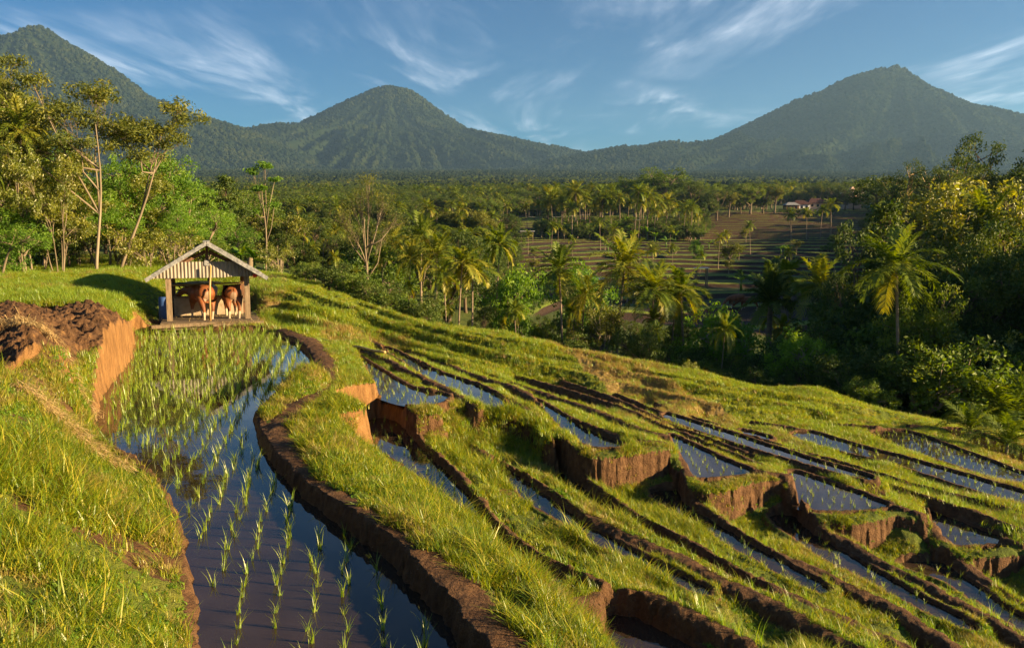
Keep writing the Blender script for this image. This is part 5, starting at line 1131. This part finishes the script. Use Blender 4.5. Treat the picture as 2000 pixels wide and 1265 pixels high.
def strewn(c, rx, ry, n, label, seed, z0):
    g = np.random.default_rng(seed); mb_ = MB()
    for _ in range(n):
        bx, by = g.normal(0, rx*.5), g.normal(0, ry*.5); d = g.normal(size=3)*np.array([1, 1, .25]); d /= np.linalg.norm(d); l = g.uniform(.08, .25); p0 = np.array([bx, by, g.uniform(.0, .07)]); p1 = p0+d*l; s_ = np.cross(d, (0, 0, 1)); s_ = s_/np.linalg.norm(s_)*.007
        mb_.add([p0-s_, p0+s_, p1+s_*.4, p1-s_*.4], [(0, 1, 2, 3)], var=g.uniform())
    top_mesh('straw_litter', mb_, M['straw'], (c[0], c[1], z0), label, 'straw', HR)
strewn(at_shed(.6, -.55), .9, .25, 700, 'trampled straw in front of the right hand cow', 21, .15)
strewn(at_shed(0, .7), 1.5, .9, 900, 'loose straw on the floor of the cattle shed', 22, .20)
# ------------------------------------------------------------------ far buildings and poles
def gable(name, px, row, d, w_, dp, h, rh, wall, roof, label, rz=0, door=True):
    p = Pd(px, row, d); z = gz(p[0], d)-.3; e = empty(name, (p[0], d, z), rz, label, 'house')
    z0 = max(p[2]-z-h, .5)
    b = MB(); b.box((0, 0, (z0+h)/2), (w_, dp, z0+h)); b.build('wall', M[wall], e)
    t = z0+h; b = MB(); o_ = .5
    b.add([(-w_/2-o_, -dp/2-o_, t), (w_/2+o_, -dp/2-o_, t), (w_/2+o_, dp/2+o_, t), (-w_/2-o_, dp/2+o_, t), (-w_/4, 0, t+rh), (w_/4, 0, t+rh)], [(0, 1, 5, 4), (2, 3, 4, 5), (0, 3, 2, 1)], [(1, 2, 5), (3, 0, 4)]); b.build('roof', M[roof], e)
    if door:
        for k, xx in enumerate((-w_*.3, 0, w_*.3)): b = MB(); b.box((xx, -dp/2-.03, t-h*.5), (w_*.12, .08, h*.55)); b.build('window' if k != 1 else 'door', M['glassd'], e)
    return e
gable('village_house', 1562, 400, 318, 6.5, 5, 2.0, 1.8, 'white', 'roofred', 'far house with a white wall and dark red hipped roof')
gable('village_house', 1592, 398, 324, 7.5, 6, 1.6, 2.2, 'wallbrick', 'roofred', 'far house with a broad red tiled roof right of the white walled one')
gable('village_house', 1545, 401, 316, 5, 4, 2.0, 1.2, 'dwood', 'tinedge', 'small grey roofed far house at the left end of the hamlet')
p = Pd(1664, 380, 340); z = gz(p[0], 340); e = empty('shrine_tower', (p[0], 340, z), .3, 'pink and white stepped shrine tower above the far trees', 'shrine')
hh = Pd(1664, 366, 340)[2]-z; b = MB(); b.box((0, 0, hh*.36), (6, 5, hh*.72)); b.build('base', M['wallbrick'], e); b = MB(); b.box((0, 0, hh*.75), (7.2, 6, .8)); b.build('ledge', M['white'], e)
b = MB(); b.box((0, 0, hh*.84), (3.6, 3.2, hh*.12)); b.box((0, 0, hh*.93), (4.4, 4, .5)); b.box((0, 0, hh*.98), (2, 2, hh*.08), taper=.3); b.build('crown_tiers', M['wallbrick'], e)
def shelter(px, row, d, w_, h, label, m_='tinedge'):
    p = Pd(px, row, d); z = gz(p[0], d); e = empty('field_shelter', (p[0], d, z), 0, label, 'shelter'); h = max(h, p[2]-z)
    for a in (-1, 1):
        for c in (-1, 1): b = MB(); b.box((a*w_*.42, c*w_*.25, h/2), (.14, .14, h)); b.build('post', M['wood'], e)
    b = MB(); b.box((0, 0, h+.06), (w_*1.1, w_*.75, .12)); b.build('roof', M[m_], e)
shelter(947, 431, 222, 3.2, 2.0, 'white roofed field shelter among the left hand fields', 'white')
shelter(1030, 452, 190, 3.2, 1.2, 'long low pale shelter by the grove at the left', 'white')
shelter(1160, 545, 104, 3.0, 1.2, 'pale low shelter between the two tallest ravine palms', 'white')
shelter(1370, 524, 112, 1.8, 1.0, 'tiny pale shelter on the lit terraces', 'white')
shelter(1835, 600, 55, 1.3, 1.0, 'small white shelter glimpsed between the right hand trees', 'white')
shelter(1248, 430, 218, 3, 2.6, 'grey roofed shelter hidden among the grove palms')
tops_ = []
for px, row, d in [(944, 412, 236), (853, 421, 226), (861, 421, 232), (1152, 416, 250), (760, 424, 232)]:
    p = Pd(px, row, d); z = gz(p[0], d); b = MB(); b.tube([(0, 0, 0), (0, 0, p[2]-z)], [.16, .11], 8); b.box((0, 0, p[2]-z-.5), (1.5, .12, .12))
    top_mesh('utility_pole', b, M['wood'], (p[0], d, z), {944: 'utility pole right of the tall trees in mid valley', 853: 'utility pole at the left end of the mid valley wire', 861: 'short pale pole beside another pole in the left fields', 1152: 'utility pole standing inside the palm grove', 760: 'utility pole behind the bare pale tree'}[px], 'pole'); tops_.append((px, p))
tops_.sort(key=lambda q: q[0]); tops_ = [q for q in tops_ if q[0] != 861]
b = MB()
for (k, a_), (k2, c_) in zip(tops_[:-1], tops_[1:]):
    P = [a_+(c_-a_)*f-np.array([0, 0, 1.2*4*f*(1-f)+.4]) for f in np.linspace(0, 1, 9)]; b.tube(P, .045, 4)
top_mesh('power_line', b, M['tinedge'], (0, 0, 0), 'thin power line sagging between the utility poles', 'cable')
# ------------------------------------------------------------------ haze
hz = bpy.data.meshes.new('haze'); bm = bmesh.new(); bmesh.ops.create_cube(bm, size=1); bm.to_mesh(hz); bm.free(); ho = bpy.data.objects.new('haze', hz); COL.objects.link(ho)
ho.scale = (13000, 9500, 1320); ho.location = (0, 4100, 1320/2-11); ho['kind'] = 'stuff'; ho['label'] = 'thin bluish morning haze filling the valley'
m, nt = mat('haze'); pv = N(nt, 'ShaderNodeVolumePrincipled'); pv.inputs['Color'].default_value = (.34, .62, 1, 1); pv.inputs['Density'].default_value = .00007; pv.inputs['Anisotropy'].default_value = .2
o = N(nt, 'ShaderNodeOutputMaterial'); nt.links.new(pv.outputs[0], o.inputs['Volume']); hz.materials.append(m)
